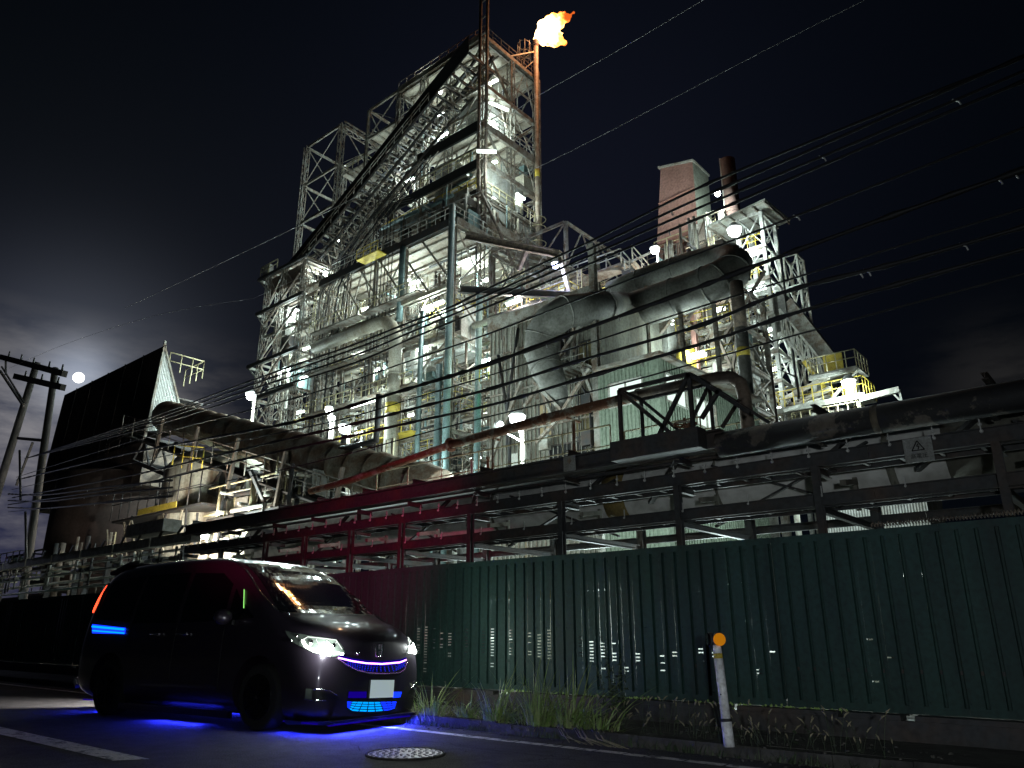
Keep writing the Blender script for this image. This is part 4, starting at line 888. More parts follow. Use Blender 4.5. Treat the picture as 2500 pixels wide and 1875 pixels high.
base = V((-46.2, fy, fzt + .75)); dd = (base - CAM).dot(_cf); ppm = FPX / dd
def fp(x, y, d=0): return atD(x, y, dd + d)
mb = MB(); heat = []
def tongue(path, rad, dpt=0, n=12, hot=1.0):
    pts = []; rs = []
    for i in range(len(path) - 1):
        for k in range(4): u = k / 4; pts.append(fp(path[i][0] + (path[i + 1][0] - path[i][0]) * u, path[i][1] + (path[i + 1][1] - path[i][1]) * u, dpt)); rs.append((rad[i] + (rad[i + 1] - rad[i]) * u) / ppm)
    pts.append(fp(*path[-1], dpt)); rs.append(rad[-1] / ppm); a = len(mb.v); mb.tube(pts, rs, n)
    for i in range(len(pts)):
        for k in range(n): u = i / (len(pts) - 1); heat.append(max(0, min(1, hot * (1.25 - u * 1.4))))
tongue([(1307, 101), (1318, 86), (1338, 70), (1354, 57), (1370, 46), (1386, 39), (1402, 30)], [4, 16, 27, 23, 14, 9, .6]); 
tongue([(1312, 98), (1325, 88), (1345, 76), (1362, 68), (1374, 58)], [6, 15, 21, 12, 1]); tongue([(1310, 101), (1325, 99), (1345, 99), (1362, 101), (1380, 105)], [5, 11, 13, 11, .8], 0, 12, .8)
tongue([(1325, 80), (1345, 85), (1362, 86), (1377, 80)], [12, 21, 13, .8], .2); tongue([(1340, 62), (1358, 46), (1372, 36), (1380, 30)], [10, 10, 5, .3], .1, 10, .7); tongue([(1320, 70), (1330, 58), (1338, 48)], [10, 10, 2], .1); tongue([(1350, 95), (1366, 92), (1374, 96)], [8, 6, .4], .3, 10, .7)
fo = mb.build('flame_body', fm, fl); at = fo.data.attributes.new('heat', 'FLOAT', 'POINT'); at.data.foreach_set('value', heat); ds_.inputs[1].default_value = fp(1333, 78) - V(fl.location)
tx = bpy.data.textures.new('flicker', 'CLOUDS'); tx.noise_scale = .9
dm_ = fo.modifiers.new('ragged', 'SUBSURF'); dm_.levels = 1; dm_.render_levels = 1; dp_ = fo.modifiers.new('ragged2', 'DISPLACE'); dp_.texture = tx; dp_.strength = 1.0; dp_.mid_level = .5
light(fl, fp(1345, 72, -1.5), 2600, (1, .42, .2), .8)
# ================================================================== right hand group
rr = random.Random(29)
M['oldpane'] = mat('grimy_pane', (.2, .16, .06), .5, 0, (.1, .08, .04), 3)
# concrete hall with rusty windows
hl = thing('hall', 'stained grey concrete hall with small rusty windows behind the rusty pipe', 'building', (-23, 32, 0))
MB().box(-29, -21.0, 32, 44, 0, 19.3).build('wall', 'conc', hl)
MB().box(-29.2, -20.9, 31.85, 31.99, 18.7, 19.5).build('roof_edge', 'steel', hl)
for (x, z, w_, h_, m_n) in [(-25.3, 11.4, .9, 1.9, 'lit'), (-22.6, 14.3, 1.3, 2.0, 'y'), (-22.9, 11.0, 1.1, 1.4, 'y'), (-24.6, 9.6, 2.4, 1.2, 'd'), (-21.8, 9.3, .7, 1.5, 'y'), (-24.3, 15.8, 1.2, 1.6, 'd')]:
    wf = MB().bar((x, 31.96, z), (x + w_, 31.96, z), .08).bar((x, 31.96, z + h_), (x + w_, 31.96, z + h_), .08).bar((x, 31.96, z), (x, 31.96, z + h_), .08).bar((x + w_, 31.96, z), (x + w_, 31.96, z + h_), .08).bar((x + w_ / 2, 31.96, z), (x + w_ / 2, 31.96, z + h_), .05).build('window', 'dsteel', hl)
    MB().quad((x, 31.98, z), (x + w_, 31.98, z), (x + w_, 31.98, z + h_), (x, 31.98, z + h_)).build('pane', emis('dim_window', (.9, .85, .5), .35) if m_n == 'lit' else ('oldpane' if m_n == 'y' else 'black'), wf)
MB().hbeam((-20.85, 31.2, 0), (-20.85, 31.2, 21.5), .35, .35, .05, (0, 1, 0)).build('column', 'steel', hl)
hp = Struct(hl); r9 = random.Random(77)
for i in range(26): x = -29 + i * .31; hp.add('panel_joint', MB().bar((x, 31.97, 0), (x, 31.97, 18.7), .05, .05), 'steel', 1)
hp.add('side_platform', MB().box(-24.6, -21.2, 30.6, 31.8, 14.4, 14.5), 'steel2', 3); hp.add('railing', rail([(-24.6, 30.6, 14.5), (-21.2, 30.6, 14.5)], 1.0, .035, .9), 'steel2', 2)
for i in range(9): hp.add('platform_joist', MB().bar((-24.5 + i * .4, 30.6, 14.33), (-24.5 + i * .4, 31.8, 14.33), .07, .12), 'steel', 1)
for a, b in (((-24.4, 30.7, 14.3), (-24.4, 31.9, 12.6)), ((-21.4, 30.7, 14.3), (-21.4, 31.9, 12.6)), ((-28.5, 31.5, 10.5), (-26.2, 31.5, 14.8)), ((-25.9, 31.4, 13.2), (-21.5, 31.4, 17.4))): hp.add('brace', MB().bar(a, b, .18), 'steel', 2)
for i in range(16): x = r9.uniform(-28.8, -21.3); z = r9.uniform(8, 18); hp.add('wall_pipe', MB().tube([(x, 31.7, z), (x, 31.7, min(z + r9.uniform(2, 7), 18.5)), (x + r9.uniform(-1.5, 1.5), 31.7, min(z + 7, 18.6))], r9.choice([.04, .06, .1]), 7), r9.choice(['steel', 'rust2', 'steel2', 'dsteel']), 1)
for i in range(5): x = r9.uniform(-28, -22); z = r9.uniform(9, 15); hp.add('wall_box', MB().box(x, x + .6, 31.6, 31.95, z, z + .8), r9.choice(['steel2', 'dsteel']), 1)
hp.done()
for i in range(7): MB().bar((-28.9, 31.9, 2.5 * i + 2), (-21, 31.9, 2.5 * i + 2), .1).build('girt', 'steel', hl)
# corrugated green building with lit windows
gb = thing('corrugated_building', 'pale green corrugated building with three brightly lit windows', 'building', (-14.6, 24, 0))
X0, X1, Y0, Y1, ZT = -16.0, -13.3, 24, 33.2, 11.05
def wallx(mb, x0, x1, z0, z1): corr(mb, (x0, Y0, z0), (1, 0, 0), (0, 0, 1), x1 - x0, z1 - z0, (0, -1, 0), .16, .035, .6)
def wally(mb, y0, y1, z0, z1): corr(mb, (X1, y0, z0), (0, 1, 0), (0, 0, 1), y1 - y0, z1 - z0, (1, 0, 0), .2, .035, .6)
W1 = (-15.5, -13.98, 9.42, 10.38); W2 = (24.55, 26.2, 9.45, 10.55); W3 = (26.95, 28.7, 9.0, 10.15)
mb = MB(); wallx(mb, X0, W1[0], 0, ZT); wallx(mb, W1[1], X1, 0, ZT); wallx(mb, W1[0], W1[1], 0, W1[2]); wallx(mb, W1[0], W1[1], W1[3], ZT)
wally(mb, Y0, W2[0], 0, ZT); wally(mb, W2[0], W2[1], 0, W2[2]); wally(mb, W2[0], W2[1], W2[3], ZT); wally(mb, W2[1], W3[0], 0, ZT); wally(mb, W3[0], W3[1], 0, W3[2]); wally(mb, W3[0], W3[1], W3[3], ZT); wally(mb, W3[1], Y1, 0, ZT)
mb.box(X0 + .1, X1 - .1, Y1 - .1, Y1, 0, ZT); mb.build('wall', 'green', gb)
MB().hexa([(X0 - .1, Y0 - .2, ZT), (X1 + .25, Y0 - .2, ZT), (X1 + .25, Y1 + .2, ZT + .35), (X0 - .1, Y1 + .2, ZT + .35), (X0 - .1, Y0 - .2, ZT + .12), (X1 + .25, Y0 - .2, ZT + .12), (X1 + .25, Y1 + .2, ZT + .47), (X0 - .1, Y1 + .2, ZT + .47)]).build('roof', 'steel', gb)
MB().box(X1 - .25, X1 + .06, Y0 - .05, Y0 + .2, 0, ZT - .01).build('corner_trim', 'green', gb)
def wfx(a, b, c, d, fixed, axis):
    P = (lambda u, z, o=0: V((u, fixed + o, z))) if axis == 'x' else (lambda u, z, o=0: V((fixed - o, u, z)))
    f = MB(); 
    for p, q in (((a, c), (b, c)), ((a, d), (b, d)), ((a, c), (a, d)), ((b, c), (b, d)), (((a + b) / 2, c), ((a + b) / 2, d))): f.bar(P(*p), P(*q), .06)
    w_ = f.build('window', 'steel2', gb); MB().quad(P(a, c, .08), P(b, c, .08), P(b, d, .08), P(a, d, .08)).build('pane', 'win', w_)
wfx(*W1, Y0, 'x'); wfx(*W2, X1, 'y'); wfx(*W3, X1, 'y')

# cyclone bag duct
cy = thing('cyclone_duct', 'bulging grey clad cyclone duct narrowing to a cone in front of the hall', 'duct', tuple(atY(1340, 850, 29.5)))
P = [atY(1520, 748, 36.6), atY(1470, 748, 32)] + [atY(x, y, 29.5) for x, y in ((1380, 762), (1345, 785), (1325, 820), (1322, 860), (1333, 900), (1350, 940), (1364, 970), (1376, 1005))]
MB().tube(P, [.85, .85, .88, .92, .95, .92, .85, .75, .5, .12], 26).build('duct_body', 'insul', cy)
for i in (1, 2, 4, 5, 6): 
    d = (P[i + 1] - P[i - 1]).normalized(); r_ = [.85, .85, .88, .92, .95, .92, .85, .75, .5, .12][i] + .03; MB().tube([P[i] - d * .03, P[i] + d * .03], r_, 26).build('seam_band', 'insul', cy)
for a, b in (((1300, 930), (1370, 1000)), ((1440, 900), (1375, 1000)), ((1310, 1080), (1376, 1010)), ((1420, 1000), (1376, 1010))): MB().bar(atY(*a, 29), atY(*b, 29), .16).build('strut', 'steel', cy)
# twin big ducts with elbow
bd = thing('hot_air_duct', 'huge grey clad hot air main bending over itself with orange glints', 'duct', tuple(atY(1600, 710, 38)))
P = [atY(x, y, Y_) for x, y, Y_ in ((1440, 800, 37), (1500, 775, 37), (1600, 742, 37), (1700, 708, 37), (1755, 685, 37), (1785, 665, 37.4), (1793, 645, 38.2), (1780, 632, 39), (1750, 632, 39.6), (1700, 645, 39.8), (1600, 676, 39.8), (1530, 703, 39.8), (1495, 718, 39.8))]
R_ = [1.15, 1.15, 1.15, 1.12, 1.1, 1.05, 1.0, .95, .9, .88, .88, .88, .88]
MB().tube(P, R_, 30).build('duct_body', 'insul', bd)
for i, t_ in ((0, .5), (1, .5), (2, .5), (3, .5), (4, 0), (5, 0), (9, .5), (10, .5)):
    p = P[i].lerp(P[i + 1], t_); d = (P[i + 1] - P[i]).normalized(); MB().tube([p - d * .05, p + d * .05], R_[i] + .03, 30).build('seam_band', 'insul', bd)
for x, y in ((1500, 800), (1580, 780), (1660, 745), (1740, 715)):
    p = atY(x, y, 37); MB().hbeam((p.x, 37, 0), (p.x, 37, p.z - .2), .2, .2, .03, (0, 1, 0)).build('support', 'steel', bd)
dp = thing('down_pipe', 'tall vertical pipe with yellow band left of the stair tower', 'pipe', tuple(atY(1810, 900, 35)))
p0 = atY(1797, 690, 35); MB().tube([p0, (p0.x, 35, 0)], .33, 18).build('pipe_run', 'insul', dp); MB().tube([(p0.x, 35, p0.z), (p0.x, 35, p0.z - 2.6)], .345, 18).build('upper_section', 'rust2', dp)
zz = atY(1820, 870, 35).z; MB().tube([(p0.x, 35, zz), (p0.x, 35, zz + .45)], .345, 18).build('yellow_band', 'yellow', dp)

# lattice under the ducts
lt = thing('preheater_frame', 'crowded lattice frame beneath the grey hot air main', 'steel frame', (-21, 40, 0)); S = Struct(lt)
frame(S, [-26, -23, -20.4, -18.3, -16.6], [40, 44], [11, 13.5, 16, 18.5, 21], 0, 'H', .28, .3, .14, 1, rr, ctop=21.6)
S.add('column', MB().box(-19.4, -19.1, 39.4, 39.7, 0, 21), 'pink', 5)
S.add('corrugated_shed', MB().box(-22.5, -20.6, 38.7, 40.4, 17.2, 19.2), 'wall', 5)
S.add('motor_cover', MB().tube([(-19.9, 39, 16.6), (-19.2, 39, 16.6)], .75, 14), 'yellow', 4)
for i in range(14): a = V((rr.uniform(-26, -16), 39.3, rr.uniform(12, 20))); S.add('brace', MB().bar(a, a + V((rr.uniform(-3, 3), 0, rr.uniform(1.5, 4))), .15), 'rust2', 2)
S.add('conveyor', MB().bar((-27, 38.6, 13.5), (-20.5, 38.6, 19.5), .3, .8), 'steel', 4)
for z in (13.6, 16.1, 18.6): S.add('railing', rail([(-20.4, 39.4, z), (-16.8, 39.4, z)], 1.0, .035, .9), 'yellow', 3)

for z in (12.8, 15.2, 17.8, 20.3):
    for x in (-24.5, -21.6, -18.4): fluoro((x, 41.3, z), (1, 0, 0), .9, 'short strip lamp in the lattice under the hot air main', 170, 'strip lamps under the hot air main', off=(0, -.2, -.4))
clutter(S, -27, -16.8, 39.8, 44, 10, 20.5, 200, rr, big=.2); clutter(S, -27, -22, 37, 42, 10, 20, 50, rr); S.add('back_wall', MB().box(-28, -17.4, 44.6, 44.8, 4, 20), 'wall', 6); S.done()

# salmon tower, stack
pk = thing('salmon_tower', 'salmon pink corrugated tower house with a slanting roof', 'tower', (-30, 60, 38))
a = atY(1613, 411, 60); b = atY(1690, 396, 60); c = atY(1604, 596, 60); d = atY(1703, 566, 60); ex = atX(1718, 432, b.x)
D_ = 3.2
mb = MB().hexa([c, d, d + V((0, D_, 0)), c + V((0, D_, 0)), a, b, b + V((0, D_, 0)), a + V((0, D_, 0))]); mb.build('wall', 'pink', pk)
mb = MB(); sN = V((.08, 0, 0)); mb.hexa([d + sN, d + sN * 1.1, d + sN * 1.1 + V((0, D_, 0)), d + sN + V((0, D_, 0)), b + sN * .3, b + sN * 1.1, b + sN * 1.1 + V((0, D_, 0)), b + sN * .3 + V((0, D_, 0))]); mb.build('side_wall', mat('pale_side', (.42, .44, .36), .7, 0, (.3, .3, .24), .6), pk)
MB().bar(a + V((-.2, D_ / 2, .1)), b + V((.2, D_ / 2, .1)), D_ + .4, .18).build('roof', 'steel2', pk)
m1, m2 = c.lerp(a, .52), d.lerp(b, .62); MB().bar(m1 + V((0, -.05, 0)), m2 + V((0, -.05, 0)), .2, .1).build('seam', 'pink', pk)
for x in (c.x + .3, (c.x + d.x) / 2, d.x - .2): MB().bar((x, 60.3, 20), (x, 60.3, c.z + .5), .35).build('leg', 'pink', pk)
mb = MB(); Sx = Struct(pk)
for i in range(30): p = V((rr.uniform(c.x, d.x), 59.9 + rr.uniform(0, 2), rr.uniform(33.5, c.z))); Sx.add('brace', MB().bar(p, p + V((rr.uniform(-2, 2), 0, rr.uniform(-1.5, 1.5))), .12), rr.choice(['steel', 'pink', 'dsteel']), 1)
Sx.add('platform', MB().box(c.x - .5, d.x + 3, 58.8, 60.2, 35.0, 35.15), 'steel', 3); Sx.add('railing', rail([(c.x - .5, 58.8, 35.1), (d.x + 3, 58.8, 35.1)], 1.2, .06, 1.2), 'rust2', 3)
Sx.add('railing', rail([(c.x + .3, 58.9, c.z - 1.6), (d.x, 58.9, c.z - 1.6)], 1.2, .06, 1.2), 'yrail', 3); Sx.done()
st = thing('brown_stack', 'thick brown chimney stack with a thin pipe beside the salmon tower', 'chimney', (-24.4, 60, 30))
a = atY(1775, 392, 60); MB().tube([(a.x, 60, 15), (a.x, 60, a.z)], .72, 24).build('stack', 'browns', st)
b = atY(1758, 388, 59.5); MB().tube([(b.x, 59.5, 20), (b.x, 59.5, b.z)], .1, 8).build('side_pipe', 'steel2', st)
for z in (30, 34, 38): MB().tube([(a.x, 60, z), (a.x, 60, z + .15)], .76, 24).build('band', 'browns', st)
Sx = Struct(st); frame(Sx, [-28, -24.8], [58.6, 61.2], [26, 29, 32, 35, 38], 15, 'H', .3, .3, .14, 1, rr); clutter(Sx, -28.5, -24.6, 58, 61, 27, 38, 40, rr, big=.1); Sx.done()
# roof top railings and lower level behind the duct
rt = thing('roof_platform', 'railed roof platform with small gear above the hot air main', 'platform', (-24, 46, 25)); S = Struct(rt)
S.add('deck', MB().box(-30, -21, 46, 50, 25.6, 25.8), 'steel', 3); S.add('railing', rail([(-30, 45.9, 25.8), (-25.5, 45.9, 25.8), (-25.5, 50, 25.8)], 1.2, .05, 1), 'yellow', 3); S.add('railing', rail([(-25, 45.9, 25.8), (-21.2, 45.9, 25.8)], 1.2, .05, 1.2), 'rust2', 3)
S.add('housing', MB().box(-25.5, -21.8, 46.5, 49, 25.8, 27.8), 'insul', 3)
for x in (-30, -24, -21.2): S.add('column', MB().bar((x, 46.4, 0), (x, 46.4, 25.6), .35), 'steel', 3)
clutter(S, -29, -21.5, 46.5, 49.5, 25.5, 29.5, 40, rr, big=.1); clutter(S, -26, -22.5, 50, 56, 27, 33, 40, rr, big=.1); S.done()

# stair tower
sw = thing('stair_tower', 'tall white lit stair tower under a sloping canopy roof', 'tower', (-19.1, 50, 0)); S = Struct(sw)
lv = [10, 12.8, 15.5, 17.9, 20.1, 23, 25.8, 28.4, 31.2]
frame(S, [-20.1, -18.2], [50, 52.6], lv, 0, 'H', .26, .22, .09, 1, rr, m='white'); frame(S, [-17.9, -16.9], [52.8, 54.2], lv[:-1], 0, 'H', .16, .16, .07, 1, rr, m='steel2')
for z in lv[1:-1]:
    S.add('landing', MB().box(-20.1, -18.2, 50.1, 51.0, z, z + .06), 'white', 3); S.add('landing', MB().box(-20.1, -18.2, 51.9, 52.6, z, z + .06), 'white', 2)
    S.add('stair_flight', MB().bar((-19.9, 50.9, z), (-18.4, 51.9, z + 1.3), .5, .06).bar((-18.4, 51.2, z + 1.3), (-19.9, 51.9, z + 2.5), .5, .06), 'steel2', 2)
    S.add('railing', rail([(-20.1, 50.0, z + .06), (-18.2, 50.0, z + .06)], 1.0, .03, .6), rr.choice(['yellow', 'steel2', 'yellow']), 1); S.add('handrail', MB().bar((-19.9, 50.6, z + .9), (-18.4, 51.5, z + 2.3), .06), 'yellow', 1)
    S.add('fascia', MB().box(-20.3, -18.0, 49.75, 49.9, z - .25, z + .02), 'steel', 2)
a, b, c = atY(1741, 560, 49.5), atY(1876, 515, 49.5), atY(1808, 508, 54)
S.add('canopy_roof', MB().hexa([(-22.2, 49, 30.9), (-17.4, 49, 31.4), (-17.4, 54, 31.9), (-22.2, 54, 31.4), (-22.2, 49, 31.05), (-17.4, 49, 31.55), (-17.4, 54, 32.05), (-22.2, 54, 31.55)]), 'steel2', 6)
for i in range(6): x = -22 + i * .9; S.add('rafter', MB().bar((x, 49, 30.85 + i * .09), (x, 54, 31.3 + i * .09), .1, .16), 'steel', 1)
S.done()
ic = thing('inclined_conveyor', 'inclined lattice conveyor gallery running down right of the stair tower', 'conveyor', (-16, 50, 18)); S = Struct(ic)
a = atY(1903, 755, 50); b = atY(2025, 905, 50); d = (b - a)
for off in (V((0, 0, 0)), V((0, 1.6, 0)), V((0, 0, -1.9)), V((0, 1.6, -1.9))): S.add('chord', MB().bar(a + off, b + off, .14), 'steel2', 4)
for i in range(9):
    p, q = a + d * (i / 9), a + d * ((i + 1) / 9); dn = V((0, 0, -1.9)); bk = V((0, 1.6, 0))
    S.add('lattice_bar', MB().bar(p, q + dn, .09) if i % 2 else MB().bar(p + dn, q, .09), 'steel2', 2); S.add('lattice_bar', MB().bar(p, p + dn, .08), 'steel2', 1); S.add('lattice_bar', MB().bar(p + dn, p + dn + bk, .08).bar(p + dn, q + dn + bk, .07), 'steel2', 1)
S.add('conveyor_housing', MB().bar(a + V((.3, .9, .5)), b + V((.1, .9, .5)), 1.2, 1.1), 'steel', 6); S.add('yellow_edge', MB().bar(a + V((0, -.15, -1.9)) + d * .45, b + V((0, -.15, -1.9)), .1, .25), 'yellow', 2)
S.add('head_cabin', MB().box(a.x - 1, a.x + .4, 50.2, 52.4, a.z - 1.6, a.z + 1.2), 'insul', 4); S.add('silo', MB().tube([(-16.2, 53, 8), (-16.2, 53, 19)], .8, 16), 'insul', 4)
S.done()
tp = thing('transfer_station', 'railed yellow panelled platform at the foot of the inclined conveyor', 'platform', (-13.5, 49, 14)); S = Struct(tp)
for (x0, x1, z, lab) in ((-15.6, -12.6, 17.0, 0), (-18, -12.4, 15.2, 1), (-17, -12.9, 13.6, 2)):
    S.add('deck', MB().box(x0, x1, 48, 50.5, z, z + .1).bar((x0, 48, z - .15), (x1, 48, z - .15), .12, .25), 'steel2', 4); S.add('railing', rail([(x0, 50, z + .1), (x0, 48, z + .1), (x1, 48, z + .1), (x1, 50.5, z + .1)], 1.1, .035, .6), rr.choice(['yrail', 'yellow']), 2)
S.add('yellow_panel', MB().box(-14.7, -13.5, 48.4, 48.5, 17.1, 18.3), 'yellow', 4); S.add('yellow_panel', MB().box(-13.6, -12.9, 48.3, 48.4, 15.3, 16.3), 'yellow', 4)
S.add('stair_flight', MB().bar((-12.6, 48.3, 17), (-14.5, 48.3, 15.3), .3, .1).bar((-14.8, 48.1, 15.2), (-16.5, 48.1, 13.7), .3, .1), 'steel2', 2)
for x in (-17.8, -15.6, -13): S.add('leg', MB().bar((x, 49, 0), (x, 49, 17), .2), 'steel2', 3)
for i in range(6): S.add('girder', MB().bar((-18, 48.5 + .3 * i, 12.5 + i * .8), (-14.5, 48.5, 12.9 + i * .8), .15, .3), 'cream', 2)
clutter(S, -18, -14, 48.5, 51, 12, 16, 50, rr, big=.1); S.done()
jb = thing('jib_arm', 'pale steel arm reaching out right of the yellow platform', 'steel arm', tuple(atY(2150, 962, 48)))
a, b = atY(2100, 975, 48), atY(2196, 951, 48); MB().bar(a, b, .3, .35).build('arm', 'steel2', jb); MB().bar(b, b + V((0, 0, -.9)), .12).bar(b + V((0, 0, -.8)), b.lerp(a, .2), .1).build('bracket', 'steel2', jb)
tag(MB().box(-8, -5, 24, 26, 0, 6.9).bar((-8, 23.9, 6.8), (-4.2, 23.9, 7.3), .15).build('far_shed', 'white'), 'pale shed glimpsed between the top girder and the pipe at right', 'shed')

# ================================================================== left hand group
hs = thing('hopper_house', 'dark steep roofed hopper house with white corrugated gable', 'building', (-46, 20, 0))
XG = -46.0; ap = atX(401, 844, XG); fl_ = atX(451, 1049, XG); nl = atX(356, 1053, XG); nb = atX(346, 1100, XG)
XL = -62.0; sh = V((XL - XG, 0, 0))
def off(p): return p + sh
mb = MB().hexa([nb, ap, ap + V((0, .12, 0)), nb + V((0, .12, 0)), off(nb), off(ap), off(ap) + V((0, .12, 0)), off(nb) + V((0, .12, 0))]); mb.build('dark_roof', mat('tar_sheet', (.02, .016, .014), .8, 0, (.035, .028, .024), .6, streak=True), hs)
for i in range(1, 6): q = V((-i * 2.7, -.06, 0)); MB().bar(nb + q, ap + q, .05).build('roof_seam', 'dsteel', hs)
mb = MB(); k = 24
for i in range(k):
    t0, t1 = i / k, (i + .65) / k; t2 = (i + 1) / k
    lo = lambda t: nl.lerp(fl_, t)
    def hi(t):
        p = lo(t); yt = p.y
        if yt < ap.y: s_ = (yt - nl.y) / max(ap.y - nl.y, .01); return V((XG, yt, nl.z + (ap.z - nl.z) * s_))
        s_ = (yt - ap.y) / (fl_.y - ap.y); return V((XG, yt, ap.z + (fl_.z - ap.z) * s_))
    o = V((.04, 0, 0)); mb.quad(lo(t0) + o, lo(t1) + o, hi(t1) + o, hi(t0) + o); mb.quad(lo(t1), lo(t2), hi(t2), hi(t1)); mb.quad(lo(t1) + o, lo(t1), hi(t1), hi(t1) + o)
mb.build('gable', mat('gable_white', (.62, .63, .6), .7, 0, (.5, .5, .46), .8, streak=True), hs)
MB().hexa([fl_, ap, ap + V((0, .12, 0)), fl_ + V((0, .12, 0)), off(fl_), off(ap), off(ap) + V((0, .12, 0)), off(fl_) + V((0, .12, 0))]).build('rear_roof', 'dsteel', hs)
MB().bar(nb + V((.06, 0, 0)), ap + V((.06, 0, .3)), .12).bar(fl_ + V((.06, 0, 0)), ap + V((.06, 0, 0)), .12).build('verge_trim', 'steel', hs)
rp = V((XG, fl_.y - .6, 15.2)); MB().merge(rail([(XG - .5, 20.5, 17.2), (XG - .5, 22.8, 17.2), (XG - 3, 22.8, 17.2)], 1.2, .04, .9)).build('railing', 'yrail', hs); MB().box(XG - 3, XG - .3, 20.6, 23, 15.4, 15.5).bar((XG - .4, 23, 15.4), (XG - .4, 21.5, 13.8), .1).build('side_platform', 'dsteel', hs)
MB().merge(rail([(-50.5, 18.7, 11.7), (-46, 18.7, 12.0), (-45.6, 22, 12.6)], 1.2, .04, 1.4)).build('railing', 'dsteel', hs)
lb_ = MB().box(-62, -45.5, 19.4, 24, 9.5, 12.2).build('lower_body', 'rust2', hs)
bn = thing('ore_bin', 'dark brown round bin standing beneath the hopper house', 'silo', (-52, 20, 0))
MB().tube([(-50.5, 21, 3.5), (-50.5, 21, 5), (-50.5, 21, 10.5)], [3.0, 4.2, 4.2], 28).build('shell', mat('bin_brown', (.06, .035, .03), .8, 0, (.09, .06, .05), .8, streak=True), bn)
for a in range(4): MB().bar((-50.5 + 3.5 * math.cos(a * 1.57 + .7), 21 + 3.5 * math.sin(a * 1.57 + .7), 0), (-50.5 + 3.5 * math.cos(a * 1.57 + .7), 21 + 3.5 * math.sin(a * 1.57 + .7), 5), .4).build('leg', 'dsteel', bn)
tk = thing('stained_tank', 'cream stained round tank with railings lit from the right', 'tank', (-36.5, 19, 0))
MB().tube([(-37.8, 20.4, 4.5), (-37.8, 20.4, 9.3), (-37.8, 20.4, 10)], [2.9, 2.9, 2.3], 32).build('shell', mat('stained_cream', (.62, .6, .5), .8, 0, (.25, .19, .13), .9, .5, .62, streak=True), tk)
Sx = Struct(tk); Sx.add('platform', MB().box(-43, -33.5, 17.2, 18.6, 6.75, 6.85), 'dsteel', 3); Sx.add('railing', rail([(-43, 17.1, 6.85), (-33.6, 17.1, 6.85), (-33.6, 18.6, 6.85)], 1.6, .03, 1.1), 'dsteel', 3)
Sx.add('kick_plate', MB().bar((-39.5, 17.0, 6.95), (-35.5, 17.0, 6.95), .03, .3), 'yellow', 2); Sx.add('railing', rail([(-36.5, 17.0, 8.9), (-33.5, 17.0, 8.3)], 1.1, .025, 1), 'yellow', 2)
for i in range(10): p = V((-43 + i, 17.4, rr.uniform(4.2, 5))); Sx.add('brace', MB().bar(p, p + V((rr.uniform(-1.5, 1.5), 0, 2)), .08), rr.choice(['dsteel', 'steel', 'cream']), 1)
clutter(Sx, -34, -27, 17.5, 20, 4, 7.6, 110, rr, ('cream', 'yrail', 'steel2', 'dsteel', 'dsteel'), big=.02); clutter(Sx, -60, -40, 16, 19, 3, 6, 50, rr, ('dsteel', 'rust2', 'dsteel', 'steel'), big=.1); Sx.done()
# kiln-like corrugated cover and its gantry
kc = thing('conveyor_cover', 'rusty ribbed conveyor cover tube sloping down behind the rack', 'conveyor', (-30, 20, 9)); S = Struct(kc)
a, b = V((-44.5, 20, 13.6)), V((-20.6, 20, 6.2)); d = (b - a)
nseg = 19
for i in range(nseg):
    p, q = a + d * (i / nseg), a + d * ((i + .985) / nseg); 
    nr = 7; pts = []; rs = []
    for k in range(nr * 2 + 1): u = k / (nr * 2); pts.append(p + (q - p) * u); rs.append(.95 + (.03 if k % 2 else 0) - .13 * u)
    S.add('cover_section', MB().tube(pts, rs, 22), 'kiln', 5)
S.done()
gy = thing('conveyor_gantry', 'dark lattice gantry carrying the sloping conveyor cover', 'gantry', (-30, 18.4, 7)); S = Struct(gy)
a2, b2 = V((-45, 18.6, 12.2)), V((-21.5, 18.6, 4.9)); d2 = b2 - a2
for o in (V((0, 0, 0)), V((0, 0, -1.5)), V((0, 2.4, 0)), V((0, 2.4, -1.5))): S.add('chord', MB().bar(a2 + o, b2 + o, .16, .22), 'dsteel', 4)
for i in range(20):
    p, q = a2 + d2 * (i / 20), a2 + d2 * ((i + 1) / 20); dn = V((0, 0, -1.5)); bk = V((0, 2.4, 0))
    S.add('lattice_bar', MB().bar(p, q + dn, .1) if i % 2 else MB().bar(p + dn, q, .1), 'dsteel', 2); S.add('lattice_bar', MB().bar(p + dn, q + dn + bk, .1).bar(p, p + bk, .1), 'dsteel', 1)
S.add('walkway', MB().bar(a2 + V((0, -.5, -.1)), b2 + V((0, -.5, -.1)), .9, .08), 'dsteel', 3); S.add('railing', MB().merge(rail([a2 + V((0, -.9, 0)), b2 + V((0, -.9, 0))], 1.1, .03, 1.6)), 'steel', 3)
for i in range(5): p = a2 + d2 * (.2 + i * .17); S.add('leg', MB().bar(p + V((0, 0, -1.5)), (p.x, p.y, 0), .2), 'dsteel', 2); S.add('hanger_post', MB().bar(p + V((.3, -1.0, -.9)), p + V((.7, -1.0, 1.4)), .14), 'rust2', 2)
clutter(S, -44, -24, 18.8, 21, 5, 9, 50, rr, ('dsteel', 'rust2', 'dsteel'), big=.2, rails=False)
S.done()

